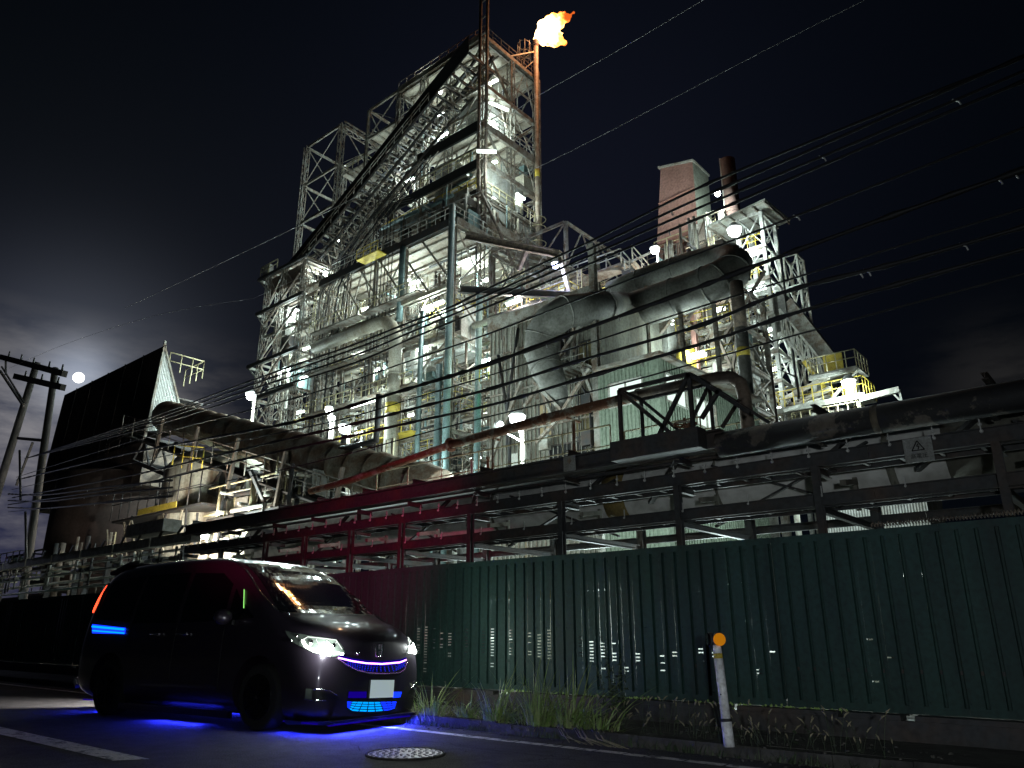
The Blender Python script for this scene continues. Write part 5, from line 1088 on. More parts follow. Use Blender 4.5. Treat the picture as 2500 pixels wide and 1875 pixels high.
# utility poles
up = thing('utility_pole', 'dark H shaped timber utility pole pair standing before the moonlit clouds', 'utility pole', (-36, 10.5, 0))
def pl(x1, y1, x2, y2, r0, r1):
    a, b = atY(x1, y1, 10.5), atY(x2, y2, 10.5); d = (b - a) / (b.z - a.z); q = b - d * b.z; return MB().tube([a, q], [r0, r1], 14)
pl(91, 884, 0, 1180, .14, .2).build('pole', 'wood', up); pl(135, 899, 68, 1370, .13, .17).build('pole', 'wood', up)
for p, q in (((4, 872), (158, 913)), ((38, 919), (154, 946))): MB().bar(atY(*p, 10.3), atY(*q, 10.3), .2, .26).build('crossarm', 'wood', up)
MB().bar(atY(0, 905, 10.25), atY(58, 992, 10.25), .09).bar(atY(4, 895, 10.25), atY(60, 985, 10.25), .06).bar(atY(14, 875, 10.2), atY(14, 915, 10.2), .07).build('brace', 'dsteel', up)
mb = MB()
for x, y in ((20, 876), (50, 884), (80, 893), (118, 903), (150, 911), (60, 925), (100, 934), (140, 942)): p = atY(x, y, 10.3); mb.tube([p + V((0, 0, .1)), p + V((0, 0, .38))], [.05, .03], 8)
mb.build('insulators', 'dsteel', up)
MB().bar(atY(45, 1070, 10.4), atY(100, 1075, 10.4), .12).bar(atY(40, 1185, 10.4), atY(80, 1080, 10.4), .08).build('lower_arm', 'wood', up)
for x, y in ((48, 1100, ), (62, 1250)): MB().tube([atY(x, y, 10), atY(x + 2, y + 120, 10)], .05, 6).build('cable_riser', 'wire', up)

# wires
def wire(pts, r, m, lab, group=None, knots=0, Yf=None, name='power_cable'):
    # spans parallel to the road; sag kept from the spans' own attachment heights
    Yf = Yf or (lambda x: 7.5 + 3 * max(0, min(1, (620 - x) / 560)))
    P3 = [atY(x, y, Yf(x)) for x, y in pts]; F = []
    for i in range(len(P3) - 1):
        p0 = P3[max(i - 1, 0)]; p1 = P3[i]; p2 = P3[i + 1]; p3 = P3[min(i + 2, len(P3) - 1)]
        for k in range(8):
            t = k / 8; F.append(.5 * ((2 * p1) + (p2 - p0) * t + (2 * p0 - 5 * p1 + 4 * p2 - p3) * t * t + (3 * p1 - p0 - 3 * p2 + p3) * t ** 3))
    F.append(P3[-1]); t_ = thing(name, lab, 'cable', tuple(F[0]), group); kr = random.Random(len(pts) * 7 + int(pts[0][1]))
    if knots:
        G = []; rs = []
        for p, q in zip(F, F[1:]):
            m_n = max(1, min(14, int((q - p).length / .12)))
            for k in range(m_n): G.append(p.lerp(q, k / m_n)); rs.append(r * (kr.uniform(1.25, 1.6) if kr.random() < knots / 260 else kr.uniform(.85, 1.05)))
        G.append(F[-1]); rs.append(r); MB().tube(G, rs, 7).build('strand', m, t_)
        for k in range(max(2, knots // 14)):
            u = kr.uniform(.55, .98) * (len(F) - 1); i = int(u); p = F[i].lerp(F[i + 1], u - i); MB().tube([p + V((-.03, 0, .02)), p + V((.02, 0, -.03)), p + V((.03, 0, -.07))], .008, 5).build('span_clamp', 'house', t_)
    else: MB().tube(F, r, 7).build('strand', m, t_)
    return t_
g1 = 'power cables crossing in front of the plant'
lab1 = 'black power cable of the upper bundle crossing in front of the towers'
for pts in [[(330, 1032), (600, 934), (749, 881), (853, 845), (1000, 787), (1101, 749), (1200, 700), (1450, 585), (1700, 461), (1980, 345), (2470, 150)],
            [(330, 1038), (600, 944), (853, 856), (1000, 798), (1200, 716), (1450, 603), (1700, 487), (2016, 350), (2520, 128)],
            [(330, 1044), (600, 955), (853, 872), (1000, 812), (1200, 728), (1450, 620), (1700, 510), (2084, 350), (2530, 160)],
            [(330, 1052), (600, 968), (853, 890), (1000, 828), (1200, 745), (1450, 640), (1700, 535), (2134, 350), (2530, 185)]]:
    wire([(60, 1120)] + pts, .017, 'wire', lab1, g1, 16)
wire([(40, 1165), (330, 1075), (600, 1004), (802, 948), (1000, 881), (1200, 812), (1450, 716), (1700, 621), (2000, 505), (2530, 300)], .013, 'wire', 'single thin black cable just below the upper bundle', None, 10)
wire([(40, 1172), (300, 1110), (636, 1047), (745, 1023), (841, 996), (950, 963), (1173, 895), (1400, 813), (1700, 703), (1881, 635), (2179, 526), (2540, 400)], .024, 'wire', 'thickest black cable of the lower bundle with clips', None, 90)
wire([(30, 1195), (300, 1135), (636, 1066), (841, 1022), (1000, 975), (1200, 915), (1400, 850), (1700, 752), (2000, 660), (2530, 500)], .011, 'wire', 'thin black cable right under the thickest lower cable', None, 12)
wire([(30, 1215), (300, 1165), (600, 1095), (841, 1040), (1000, 1000), (1200, 948), (1400, 885), (1700, 797), (1917, 712), (2197, 640), (2530, 545)], .021, 'wire', 'knotty black cable of the lower bundle, second thickest', None, 70)
wire([(20, 1232), (300, 1190), (600, 1120), (841, 1068), (1000, 1032), (1200, 988), (1400, 930), (1700, 843), (1935, 766), (2150, 705), (2530, 600)], .021, 'wire', 'lowest thick black cable with clips over the green building', None, 60)
wire([(20, 1250), (300, 1220), (600, 1165), (841, 1110), (1100, 1040), (1400, 967), (1700, 886), (1935, 820), (2530, 660)], .01, 'wire', 'thin lowest wire crossing the corrugated building', None, 0)
wire([(620, 728), (805, 644), (1050, 520), (1309, 410), (1600, 262), (1900, 106), (2140, -14)], .004, 'wire2', 'pale thin wire sagging behind the lattice at upper right', None, 0, lambda x: 9.0)
wire([(305, 752), (629, 600), (900, 465), (1200, 305), (1316, 232), (1500, 128), (1740, -14)], .0045, 'wire2', 'highest pale thin wire reaching the top edge of the picture', None, 0, lambda x: 9.0)
wire([(20, 900), (160, 840), (380, 770), (620, 728)], .0045, 'wire2', 'pale thin wire from the utility pole toward the hoist tower', None, 0, lambda x: 9.0)
for i, (y0, y1) in enumerate(((1208, 1195), (1224, 1212), (1241, 1233))):
    wire([(20, y0 - 2), (110, y0), (260, y1 - 6), (420, y1 - 22)], .028, 'dsteel', 'spiral wrapped pale cable low beside the utility poles', 'spiral wrapped cables by the poles', 30, name='wrapped_cable')

# ================================================================== lamps of the plant
S_ = 1.0
flood(atY(612, 966, 25), 'bright floodlight on a white pole left of the hoist tower', 1600, .3, 6, group=None)
flood(atY(803, 1000, 24), 'small floodlight on a pole before the gas main', 500, .2, 6); flood(atY(841, 1045, 23.5), 'round floodlight on a pole above the conveyor cover', 1100, .3, 6)
flood(atY(880, 1084, 34), 'low floodlight near the yellow beam of the furnace block', 500, .26)
fluoro(atY(870, 990, 42.5), (1, 0, .0), 1.6, 'left strip lamp of the pair above the round floodlight', 900); fluoro(atY(900, 981, 42.5), (1, 0, 0), 1.6, 'right strip lamp of the pair above the round floodlight', 900)
fluoro(atY(1236, 993, 34), (1, 0, 0), 1.5, 'strip lamp just above the brightest floodlight', 600)
flood(atY(1263, 1022, 25), 'brightest floodlight of the plant, twin headed, over the rusty pipe', 1500, .34, 6, heads=2)
fluoro(atY(1255, 738, 46), (1, 0, 0), 1.6, 'strip lamp hanging beneath the long cream strut', 1500, col=WARM)
flood(atY(1356, 647, 44), 'bluish floodlight at the tip of the sloping strut', 1500, .3, m='floodb', col=BLUE, off=(0, -.3, -.8))
flood(atY(1599, 610, 44), 'floodlight on a post above the hot air main', 1200, .32, 3)
flood(atY(1793, 563, 48), 'large floodlight under the canopy of the stair tower', 1200, .48)
flood(atY(1752, 473, 57.5), 'small twin floodlight between salmon tower and brown stack', 1600, .26)
flood(atY(2072, 935, 47.2), 'floodlight hung below the yellow platform at right', 1100, .4); flood(atY(1836, 903, 48), 'tiny floodlight on the left leg of the stair tower', 300, .26)
for i, (x, y) in enumerate(((1838, 621), (1848, 707), (1866, 809), (1872, 905), (1890, 1000))):
    fluoro(atY(x, y, 50.25), (1, 0, 0), 1.35, ['topmost', 'second highest', 'middle', 'fourth highest', 'lowest'][i] + ' strip lamp inside the stair tower', 260, off=(0, .2, -.5))
fluoro(atY(1188, 370, 47.6), (.75, .66, -.03), 1.9, 'lit strip lamp under the middle deck of the furnace tower', 1300, off=(0, 2.5, -1.2)); fluoro(atY(1218, 260, 52), (.3, 1, 0), 2.4, 'lit strip lamp under the upper deck of the furnace tower', 1200, off=(-1.5, .6, -1.2))
flood(atY(795, 668, 46.4), 'lower lamp of the bright pair at the foot of the skip bridge', 1300, .34); flood(atY(793, 648, 46.6), 'upper lamp of the bright pair at the foot of the skip bridge', 600, .26)
fluoro(atY(1060, 745, 45.8), (1, 0, 0), 2.6, 'long strip lamp under the cream beam of the furnace block', 1200)
flood(atY(1240, 862, 45), 'green signal lamp hanging beneath a white pipe', 250, .34, m='grn', col=(.05, 1, .4))
fluoro(atY(905, 760, 47), (1, 0, 0), 1.6, 'strip lamp under the ceiling slabs near the gas main', 1300); fluoro(atY(1010, 690, 50), (0, 1, 0), 1.6, 'strip lamp deep beneath the cream ceiling slabs', 1400, off=(0, -.5, -1)) 
fluoro(atY(700, 900, 44.5), (1, 0, 0), 1.2, 'strip lamp inside the hoist tower', 900); fluoro(atY(720, 760, 44.5), (1, 0, 0), 1.2, 'strip lamp high inside the hoist tower', 800)
fluoro(atY(930, 900, 47), (1, 0, 0), 1.4, 'strip lamp inside the block behind the vertical gas main', 1000); fluoro(atY(1030, 850, 46.6), (1, 0, 0), 1.4, 'strip lamp beside the white lit sheds', 700)
fluoro(atY(1190, 880, 48.5), (1, 0, 0), 1.4, 'strip lamp within the dense pipework frame', 800); fluoro(atY(1150, 640, 52), (1, 0, 0), 1.4, 'strip lamp beneath the right ceiling of the furnace block', 1800)
flood(atY(1075, 225, 53), 'hidden lamp beside the white cabin of the furnace tower', 900, .2, off=(0, -1.5, .6)); fluoro(atY(1085, 330, 51.5), (1, 0, 0), 1.4, 'strip lamp below the black girder of the tower', 1500); fluoro(atY(1000, 440, 51), (1, 0, 0), 1.4, 'strip lamp behind the railings of the tower left side', 1100)
fluoro(atY(1270, 480, 56), (0, 1, 0), 1.4, 'strip lamp behind the box girder at the tower right side', 900)
fluoro(atY(1560, 830, 39.2), (1, 0, 0), 1.2, 'strip lamp beneath the grey hot air main', 700, off=(0, -1.2, 0)); fluoro(atY(1700, 870, 39), (1, 0, 0), 1.2, 'strip lamp in the lattice beside the yellow motor cover', 700, off=(0, -1, 0))
fluoro(atY(1400, 870, 27.5), (1, 0, 0), 1.0, 'strip lamp before the stained hall wall', 700, off=(0, -.8, -.3)) if False else None
flood((-11.6, 17, 5.4), 'added floodlight low in the yard facing the green corrugated building', 900, .15, 2.2, off=(0, .4, .3))  # added so the corrugated walls get more light
flood((-33.0, 17.3, 5.3), 'added small yard floodlight beside the stained tank', 1300, .16, 2, off=(.3, -1.2, .0), col=WARM)  # hidden lamp added for more light on the tank
flood((-37, 26.5, 13.5), 'added floodlight behind the conveyor shining on the white gable', 5200, .2, 3, off=(-.6, -.5, .2))  # lamp added to brighten the gable
flood((-46, 44, 12), 'low floodlight at the foot of the furnace block shining up', 1600, .2, 2, off=(0, -1.5, .8))
flood((-27.5, 53, 26), 'floodlight lighting the salmon tower from below', 2500, .22, 3, off=(0, .0, 1.2), col=WARM)
for k, (x, y, pw) in enumerate(((-36, 26, 800), (-27, 22, 700), (-20.5, 20.5, 750), (-13.5, 20, 700), (-9.5, 26, 900), (-46, 34, 1300), (-29.5, 16.4, 900))):  # unseen floodlights added behind the rack to light the plant from the front
    flood((x, y, 6.2 if y > 18 else 4.6), ['added yard floodlight on a post beneath the sloping conveyor', 'added yard floodlight on a post facing the furnace block', 'added yard floodlight on a post before the stained hall', 'added yard floodlight on a post before the corrugated building', 'added yard floodlight on a post facing the stair tower', 'added yard floodlight on a post facing the hoist tower', 'added yard floodlight on a post in front of the conveyor gantry'][k], pw, .16, 5, off=(0, .3, .5))
# street lamp at the left edge
sl_ = thing('street_lamp', 'street lamp glaring at the far left edge beyond the poles', 'street lamp', (-36.2, 9.2, 0))
MB().tube([(-36.2, 9.2, 0), (-36.2, 9.2, 5.0), (-36.1, 8.7, 5.25)], .06, 8).build('pole', 'steel', sl_); MB().ball((-36.1, 8.5, 5.15), .16, 10, 8).build('bulb', 'floodb', sl_); light(sl_, (-36.1, 8.3, 4.95), 110, (.7, .75, 1), .2)
# fill lamp added on a stand behind the camera to brighten fence and grass
sn = thing('fill_lamp', 'added fill lamp on a short stand across the road, aimed at the fence and grass', 'lamp', (1.4, -1.5, 0))
MB().tube([(1.4, -1.5, 0), (1.4, -1.5, 1.1)], .025, 10).build('pole', 'steel', sn); MB().box(1.28, 1.52, -1.56, -1.46, 1.1, 1.3).build('lamp_head', 'house', sn)
light(sn, (1.38, -1.4, 1.2), 720, (.86, .95, 1), .12, 'SPOT', (-6.2, 9.4, 2.3), 74, 1)
# unseen red lamp added across the road to redden rack and fence
rb = thing('added_red_lamp', 'added red lamp on a short stand across the road', 'beacon', (-5.6, 1.0, 0))
MB().tube([(-5.6, 1.0, 0), (-5.6, 1.0, 3.2)], .03, 8).build('stand', 'dsteel', rb); MB().tube([(-5.6, 1.0, 3.2), (-5.6, 1.0, 3.4)], .07, 12).build('lens', emis('added_lamp_red', (1, .02, .04), 2), rb)
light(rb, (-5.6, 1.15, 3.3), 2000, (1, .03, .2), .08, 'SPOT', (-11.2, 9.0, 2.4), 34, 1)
# moon
mo = thing('moon', 'bright full moon shining beside the dark hopper roof', 'moon', tuple(atD(192, 922, 900))); mb = MB(); mb.ball(atD(192, 922, 900), 6.2, 24, 16); mb.build('disc', emis('moon_surface', (1, .99, .9), 6), mo)
# ================================================================== van (local frame: +x forward, nose at x=0, road at z=0)
VO = V((-7.29, 6.13, 0)); VA = R(6.5); VS = 1.075; VM = Matrix.Translation(VO) @ Matrix.Rotation(VA, 4, 'Z') @ Matrix.Scale(VS, 4); VI = VM.inverted()
van = thing('parked_van', 'black minivan with lit headlights and blue underglow parked facing right', 'van', tuple(VO)); van.rotation_euler = (0, 0, VA); van.scale = (VS,) * 3
M['wglass'] = mat('windscreen_glass', (.01, .01, .012), .03, 0, coat=1); M['wglass'].node_tree.nodes['Principled BSDF'].inputs['IOR'].default_value = 2.1
M['vpaint'] = mat('dark_purple_paint', (.034, .026, .04), .34, .45, coat=.7)
M['vblack'] = mat('black_trim', (.006, .006, .006), .45)
M['tyre'] = mat('tyre_rubber', (.01, .01, .01), .85)
M['rim'] = mat('black_alloy', (.02, .02, .022), .3, .7)
M['chrome'] = mat('chrome', (.7, .7, .72), .12, 1)
M['lens'] = mat('lamp_lens', (.16, .19, .17), .2, .2, coat=.5)
M['drl'] = emis('lit_white_led', (.92, 1, .93), 16)
M['drl2'] = emis('lit_white_led_dim', (.85, .95, .88), 1.6)
M['pur'] = emis('lit_purple_led', (.75, .28, 1), 5)
M['blue'] = emis('lit_blue_led', (.005, .03, 1), 2.2)
M['cyan'] = emis('lit_cyan_led', (.0, .32, 1), 1.5)
M['dblue'] = emis('dim_blue_led', (.02, .0, .6), .35)
M['tail'] = emis('lit_tail_lamp', (1, .06, .02), 4)
M['gled'] = emis('lit_green_led', (.35, 1, .2), 1.5)
M['plate'] = mat('number_plate', (.55, .62, .6), .5, 0, emit=(.6, .75, .72), es=.42)  # plate brightness put in as weak emission, no lamp falls on it
ZT = 1.90
rings = [  # x, [(y,z) x8]
 (.0,   [(0, .13), (.42, .13), (.60, .17), (.66, .42), (.60, .72), (.50, .83), (.30, .87), (0, .88)]),
 (-.10, [(0, .10), (.50, .10), (.76, .14), (.81, .45), (.77, .76), (.63, .92), (.38, .975), (0, .99)]),
 (-.32, [(0, .10), (.50, .10), (.83, .13), (.86, .48), (.83, .80), (.72, 1.02), (.46, 1.08), (0, 1.095)]),
 (-.58, [(0, .10), (.50, .10), (.84, .13), (.86, .50), (.85, .86), (.77, 1.08), (.56, 1.12), (0, 1.13)]),
 (-.80, [(0, .11), (.50, .11), (.84, .14), (.86, .50), (.86, .92), (.80, 1.13), (.66, 1.22), (0, 1.255)]),
 (-1.18,[(0, .11), (.50, .11), (.84, .14), (.86, .50), (.86, 1.0), (.785, 1.42), (.67, 1.50), (0, 1.485)]),
 (-1.58,[(0, .11), (.50, .11), (.84, .14), (.86, .50), (.86, 1.03), (.735, 1.69), (.60, 1.76), (0, 1.735)]),
 (-2.05,[(0, .11), (.50, .11), (.84, .14), (.86, .50), (.86, 1.04), (.70, 1.78), (.55, 1.86), (0, 1.865)]),
 (-3.1, [(0, .11), (.50, .11), (.84, .14), (.86, .50), (.86, 1.04), (.69, 1.785), (.54, 1.88), (0, 1.91)]),
 (-4.2, [(0, .12), (.50, .12), (.84, .16), (.86, .50), (.86, 1.04), (.68, 1.76), (.53, 1.86), (0, 1.89)]),
 (-4.58,[(0, .20), (.50, .20), (.81, .24), (.83, .50), (.82, 1.0), (.65, 1.64), (.50, 1.76), (0, 1.79)]),
 (-4.70,[(0, .30), (.45, .30), (.71, .34), (.75, .55), (.74, .95), (.58, 1.40), (.42, 1.46), (0, 1.47)]),
]
bm = bmesh.new(); RV = []
for x, pts in rings:
    row = [bm.verts.new((x, y, z)) for y, z in pts]; mir = [bm.verts.new((x, -y, z)) for y, z in pts[1:-1]]
    RV.append(row + mir[::-1])
nr = len(RV[0])
for a, b in zip(RV, RV[1:]):
    for i in range(nr): j = (i + 1) % nr; bm.faces.new((a[i], b[i], b[j], a[j]))
for row, fl__ in ((RV[0], False), (RV[-1], True)):
    # cap: grid of quads across the ring
    n = 8; right = [row[i] for i in range(8)]; left = [row[0]] + [row[nr - i] for i in range(1, 7)] + [row[7]]
    mids = [row[0]] + [bm.verts.new((row[0].co.x, 0, (right[i].co.z))) for i in range(1, 7)] + [row[7]]
    for i in range(7):
        for q in (right, left):
            vs = [mids[i], q[i], q[i + 1], mids[i + 1]]; vs = list(dict.fromkeys(vs))
            if len(vs) > 2:
                try: bm.faces.new(vs)
                except ValueError: pass
bmesh.ops.recalc_face_normals(bm, faces=bm.faces)
me = bpy.data.meshes.new('body'); bm.to_mesh(me); bm.free()
tmp = bpy.data.objects.new('body_cage', me); C.objects.link(tmp); tmp.modifiers.new('s', 'SUBSURF').levels = 3
dg = bpy.context.evaluated_depsgraph_get(); dg.update(); full = bpy.data.meshes.new_from_object(tmp.evaluated_get(dg))
BV = BVHTree.FromPolygons([v.co.copy() for v in full.vertices], [tuple(p.vertices) for p in full.polygons])
# wheel arches cut out
arch = MB()
for x in (-.9, -3.79):
    for s_ in (-1, 1): arch.tube([(x, s_ * .55, .34), (x, s_ * 1.0, .34)], .395, 32)
am = bpy.data.meshes.new('arch'); am.from_pydata([tuple(v) for v in arch.v], [], arch.f); ao = bpy.data.objects.new('arch', am); C.objects.link(ao)
b2 = bmesh.new(); b2.from_mesh(am); bmesh.ops.recalc_face_normals(b2, faces=b2.faces); b2.to_mesh(am); b2.free()
tb = bpy.data.objects.new('tb', full); C.objects.link(tb); md = tb.modifiers.new('b', 'BOOLEAN'); md.operation = 'DIFFERENCE'; md.object = ao; md.solver = 'EXACT'
dg = bpy.context.evaluated_depsgraph_get(); dg.update(); cut = bpy.data.meshes.new_from_object(tb.evaluated_get(dg))
for o in (tmp, ao, tb): bpy.data.objects.remove(o)
cut.name = 'body'; body = bpy.data.objects.new('body', cut); C.objects.link(body); body.parent = van
cut.polygons.foreach_set('use_smooth', [True] * len(cut.polygons)); cut.materials.clear(); cut.materials.append(M['vpaint'])
try: cut.set_sharp_from_angle(angle=R(38))
except Exception: pass

def hit(o, d):
    r = BV.ray_cast(V(o), V(d).normalized()); return (r[0], r[1]) if r[0] is not None else (None, None)
def onbody_px(x, y, off=.006):
    """point of the body surface that the photo shows at (x, y), in van coordinates"""
    o = VI @ CAM; d = (VI.to_3x3() @ ray(x, y)).normalized(); p, n = hit(o, d)
    if p is None: p = BV.find_nearest(o + d * ((V((-.15, 0, .8)) - o).dot(d)))[0]; n = BV.find_nearest(p)[1]
    if n.dot(d) > 0: n = -n
    return p + n * off
def lerpc(c, t):
    n = len(c) - 1; u = min(max(t, 0), 1) * n; i = min(int(u), n - 1); f = u - i; return (c[i][0] + (c[i + 1][0] - c[i][0]) * f, c[i][1] + (c[i + 1][1] - c[i][1]) * f)
def patch(top, bot, n=14, m=8, off=.006, fn=None, mir=False):
    fn = fn or (lambda x, y: onbody_px(x, y, off)); g = []
    for j in range(m + 1):
        row = []
        for i in range(n + 1):
            a = lerpc(top, i / n); b = lerpc(bot, i / n); p = fn(a[0] + (b[0] - a[0]) * j / m, a[1] + (b[1] - a[1]) * j / m)
            row.append(V((p.x, -p.y, p.z)) if mir else p)
        g.append(row)
    mb = MB()
    for j in range(m):
        for i in range(n): q = (g[j][i], g[j][i + 1], g[j + 1][i + 1], g[j + 1][i]); mb.quad(*(q if not mir else q[::-1]), smooth=True)
    return mb
def line(px, r, off=.012, mir=False, n=6):
    P = []
    for a, b in zip(px, px[1:]):
        for k in range(4): t = k / 4; P.append(onbody_px(a[0] + (b[0] - a[0]) * t, a[1] + (b[1] - a[1]) * t, off))
    P.append(onbody_px(*px[-1], off)); P = [V((p.x, -p.y, p.z)) if mir else p for p in P]
    return MB().tube(P, r, n)
def vb(mb, name, m, parent=van): return mb.build(name, m, parent, local=True)
# front view mapper: (y, z) -> body surface from ahead ; side view: (x, z)
def fr(y, z, off=.006):
    p, n = hit((1, y, z), (-1, 0, 0)); 
    if p is None: p, n = BV.find_nearest(V((0, y, z)))[:2]
    return p + (n if n.x > 0 else -n) * off
def sd_(sgn, off=.006):
    def f(x, z):
        p, n = hit((x, sgn * 2, z), (0, -sgn, 0))
        if p is None: p, n = BV.find_nearest(V((x, sgn * .8, z)))[:2]
        return p + (n if n.y * sgn > 0 else -n) * off
    return f
# windscreen
ws = vb(patch([(-.60, 1.74), (-.3, 1.765), (0, 1.77), (.3, 1.765), (.60, 1.74)], [(-.73, 1.17), (-.4, 1.17), (0, 1.17), (.4, 1.17), (.73, 1.17)], 30, 14, fn=lambda a, b: fr(a, b, .005)), 'windscreen', 'wglass')
vb(patch([(-.68, 1.168), (0, 1.168), (.68, 1.168)], [(-.68, 1.155), (0, 1.155), (.68, 1.155)], 20, 2, fn=lambda a, b: fr(a, b, .008)), 'wiper_cowl', 'vblack')
for s_ in (-1, 1):
    f = sd_(s_)
    for nm, t_, b_ in (('front_quarter_window', [(-1.40, 1.34), (-1.52, 1.45)], [(-1.08, 1.12), (-1.52, 1.10)]), ('door_window', [(-1.60, 1.50), (-1.85, 1.63), (-2.42, 1.66)], [(-1.60, 1.10), (-1.9, 1.09), (-2.42, 1.08)]),
                       ('sliding_door_window', [(-2.52, 1.67), (-3.42, 1.67)], [(-2.52, 1.08), (-3.42, 1.08)]), ('rear_side_window', [(-3.50, 1.67), (-4.30, 1.63)], [(-3.50, 1.10), (-4.38, 1.14)])):
        vb(patch(t_, b_, 10, 8, fn=f), nm, 'glass')
    # pillars and door shut lines
    for (x0, z0), (x1, z1) in (((-1.56, .35), (-1.56, 1.06)), ((-2.47, .3), (-2.47, 1.7)), ((-3.46, .85), (-3.46, 1.7)), ((-2.47, 1.0), (-4.35, 1.0))):
        mb = MB(); P = [sd_(s_, .002)(x0 + (x1 - x0) * k / 10, z0 + (z1 - z0) * k / 10) for k in range(11)]; vb(mb.tube(P, .004, 5), 'shut_line', 'vblack')
    for x in (-2.2, -2.75): vb(MB().tube([sd_(s_, .03)(x, .95), sd_(s_, .03)(x - .2, .95)], .014, 8), 'door_handle', 'chrome')
    # mirrors
    c_ = V((-1.42, s_ * .98, 1.13)); mr = vb(MB().ball(c_, .1, 16, 10, (.75, 1.1, .85)), 'door_mirror', 'vpaint'); vb(MB().bar(c_ + V((0, -s_ * .1, -.05)), c_ + V((0, -s_ * .2, -.08)), .05), 'mirror_arm', 'vblack', mr)
    # wheels
    for x in (-.9, -3.79):
        st_ = -s_ * .0; wh = V((x, s_ * .73, .325)); o1 = V((0, s_ * .105, 0))
        ty = vb(MB().tube([wh - o1, wh - o1 * .85, wh + o1 * .85, wh + o1], [.29, .325, .325, .29], 36), 'wheel', 'tyre')
        mb = MB().tube([wh + o1 * 1.02, wh + o1 * 1.04], [.225, .21], 30)
        vb(mb, 'rim', 'rim', ty); mb = MB()
        for k in range(10): a = k * math.pi / 5; mb.bar(wh + o1 * 1.06, wh + o1 * 1.1 + V((math.cos(a) * .2, 0, math.sin(a) * .2)), .03, .02)
        vb(mb.ball(wh + o1 * 1.1, .03), 'spokes', 'rim', ty)
vb(line([(571, 1371), (601, 1390), (635, 1446), (674, 1489), (708, 1500)], .006, .006), 'pillar_trim', 'chrome'); 
# headlights
HT = [(697, 1540), (717, 1545), (750, 1551), (820, 1562), (836, 1578), (841, 1592)]; HB = [(699, 1546), (712, 1567), (743, 1583), (766, 1594), (808, 1604), (839, 1600)]
GL = [[(740, 1566), (746, 1578), (766, 1590), (789, 1598), (806, 1601), (836, 1598)]]
for mi in (False, True):
    hl_ = vb(patch(HT, HB, 24, 8, .004, mir=mi), 'headlight', 'lens')
    vb(line([(740, 1565), (747, 1578), (766, 1589), (789, 1596), (806, 1600)], .014, .012, mi, 8), 'daytime_led', 'drl', hl_)
    vb(line([(792, 1574), (798, 1586), (811, 1594), (836, 1597)], .011, .012, mi, 8), 'daytime_led', 'drl', hl_)
    vb(line([(742, 1562), (752, 1556), (790, 1560), (820, 1564), (834, 1585)], .004, .010, mi), 'led_outline', 'drl2', hl_)
    vb(line([(772, 1562), (780, 1580), (770, 1586)], .004, .010, mi).merge(line([(797, 1565), (812, 1578), (822, 1568)], .004, .01, mi)), 'reflector_edges', 'drl2', hl_)
    for (x, y, r_) in ((762, 1570, .032), (815, 1577, .03), (727, 1553, .02), (714, 1564, .018)):
        p = onbody_px(x, y, .004); p = V((p.x, -p.y, p.z)) if mi else p; vb(MB().ball(p, r_, 14, 8, (.5, 1, 1)), 'projector_lens', 'chrome', hl_)
    lf1 = onbody_px(790, 1590, .15); lf1 = V((lf1.x, -lf1.y, lf1.z)) if mi else lf1
    l = bpy.data.lights.new('lamp_light', 'POINT'); l.energy = 22; l.color = (.9, 1, .93); l.shadow_soft_size = .06; lo_ = bpy.data.objects.new('lamp_light', l); C.objects.link(lo_); lo_.parent = van; lo_.location = lf1
    vb(patch([(748, 1681), (764, 1682)], [(745, 1706), (762, 1706)], 6, 6, .008, mir=mi), 'fog_lamp', 'lens')
    vb(line([(762, 1682), (790, 1683), (806, 1686), (820, 1696)], .006, .012, mi), 'chrome_strip', 'chrome'); vb(line([(744, 1706), (770, 1709), (794, 1710)], .004, .012, mi), 'chrome_strip', 'chrome')
    vb(patch([(766, 1684), (818, 1697)], [(764, 1706), (840, 1712)], 10, 5, .004, mir=mi), 'fog_recess', 'vblack')
    vb(patch([(812, 1720), (830, 1720)], [(804, 1753), (842, 1741)], 6, 6, .03, mir=mi), 'bumper_lip_corner', 'vpaint')
# grille
T = [(824, 1606), (858, 1614), (891, 1619), (930, 1621), (974, 1617), (989, 1611)]; B = [(826, 1610), (845, 1624), (872, 1637), (905, 1642), (960, 1642), (988, 1628)]
vb(patch([(p[0], p[1] - 6) for p in T], B, 24, 6, .004), 'grille', 'vblack')
vb(patch([(p[0] + 2, p[1] - 7) for p in T], [(p[0], p[1] + 5) for p in T], 24, 3, .007), 'glow_strip', 'dblue')
vb(line(T, .0075, .016, False, 8), 'purple_led', 'pur')
mb = MB(); rr = random.Random(4)
for j in range(4):
    for i in range(26):
        u = (i + .5 * (j % 2)) / 26; a = lerpc(T, u); b = lerpc(B, u); t_ = .22 + j * .2
        x, y = a[0] + (b[0] - a[0]) * t_, a[1] + (b[1] - a[1]) * t_
        if b[1] - a[1] < 9: continue
        s_ = 1.7; pr = [onbody_px(x + dx, y + dy, .009) for dx, dy in ((-s_ * .7, -s_ * .5), (s_ * .7, -s_ * .5), (s_, .6), (0, s_ * .8), (-s_, .6))]; mb.quad(*pr[:4]); mb.tri(pr[0], pr[3], pr[4])
vb(mb, 'honeycomb', emis('blue_mesh_glow', (.01, .02, 1), .9))
vb(line([(822, 1608), (843, 1623), (870, 1637), (901, 1644), (939, 1645), (974, 1643), (987, 1634), (992, 1616)], .006, .014, False, 8), 'chrome_strip', 'chrome')
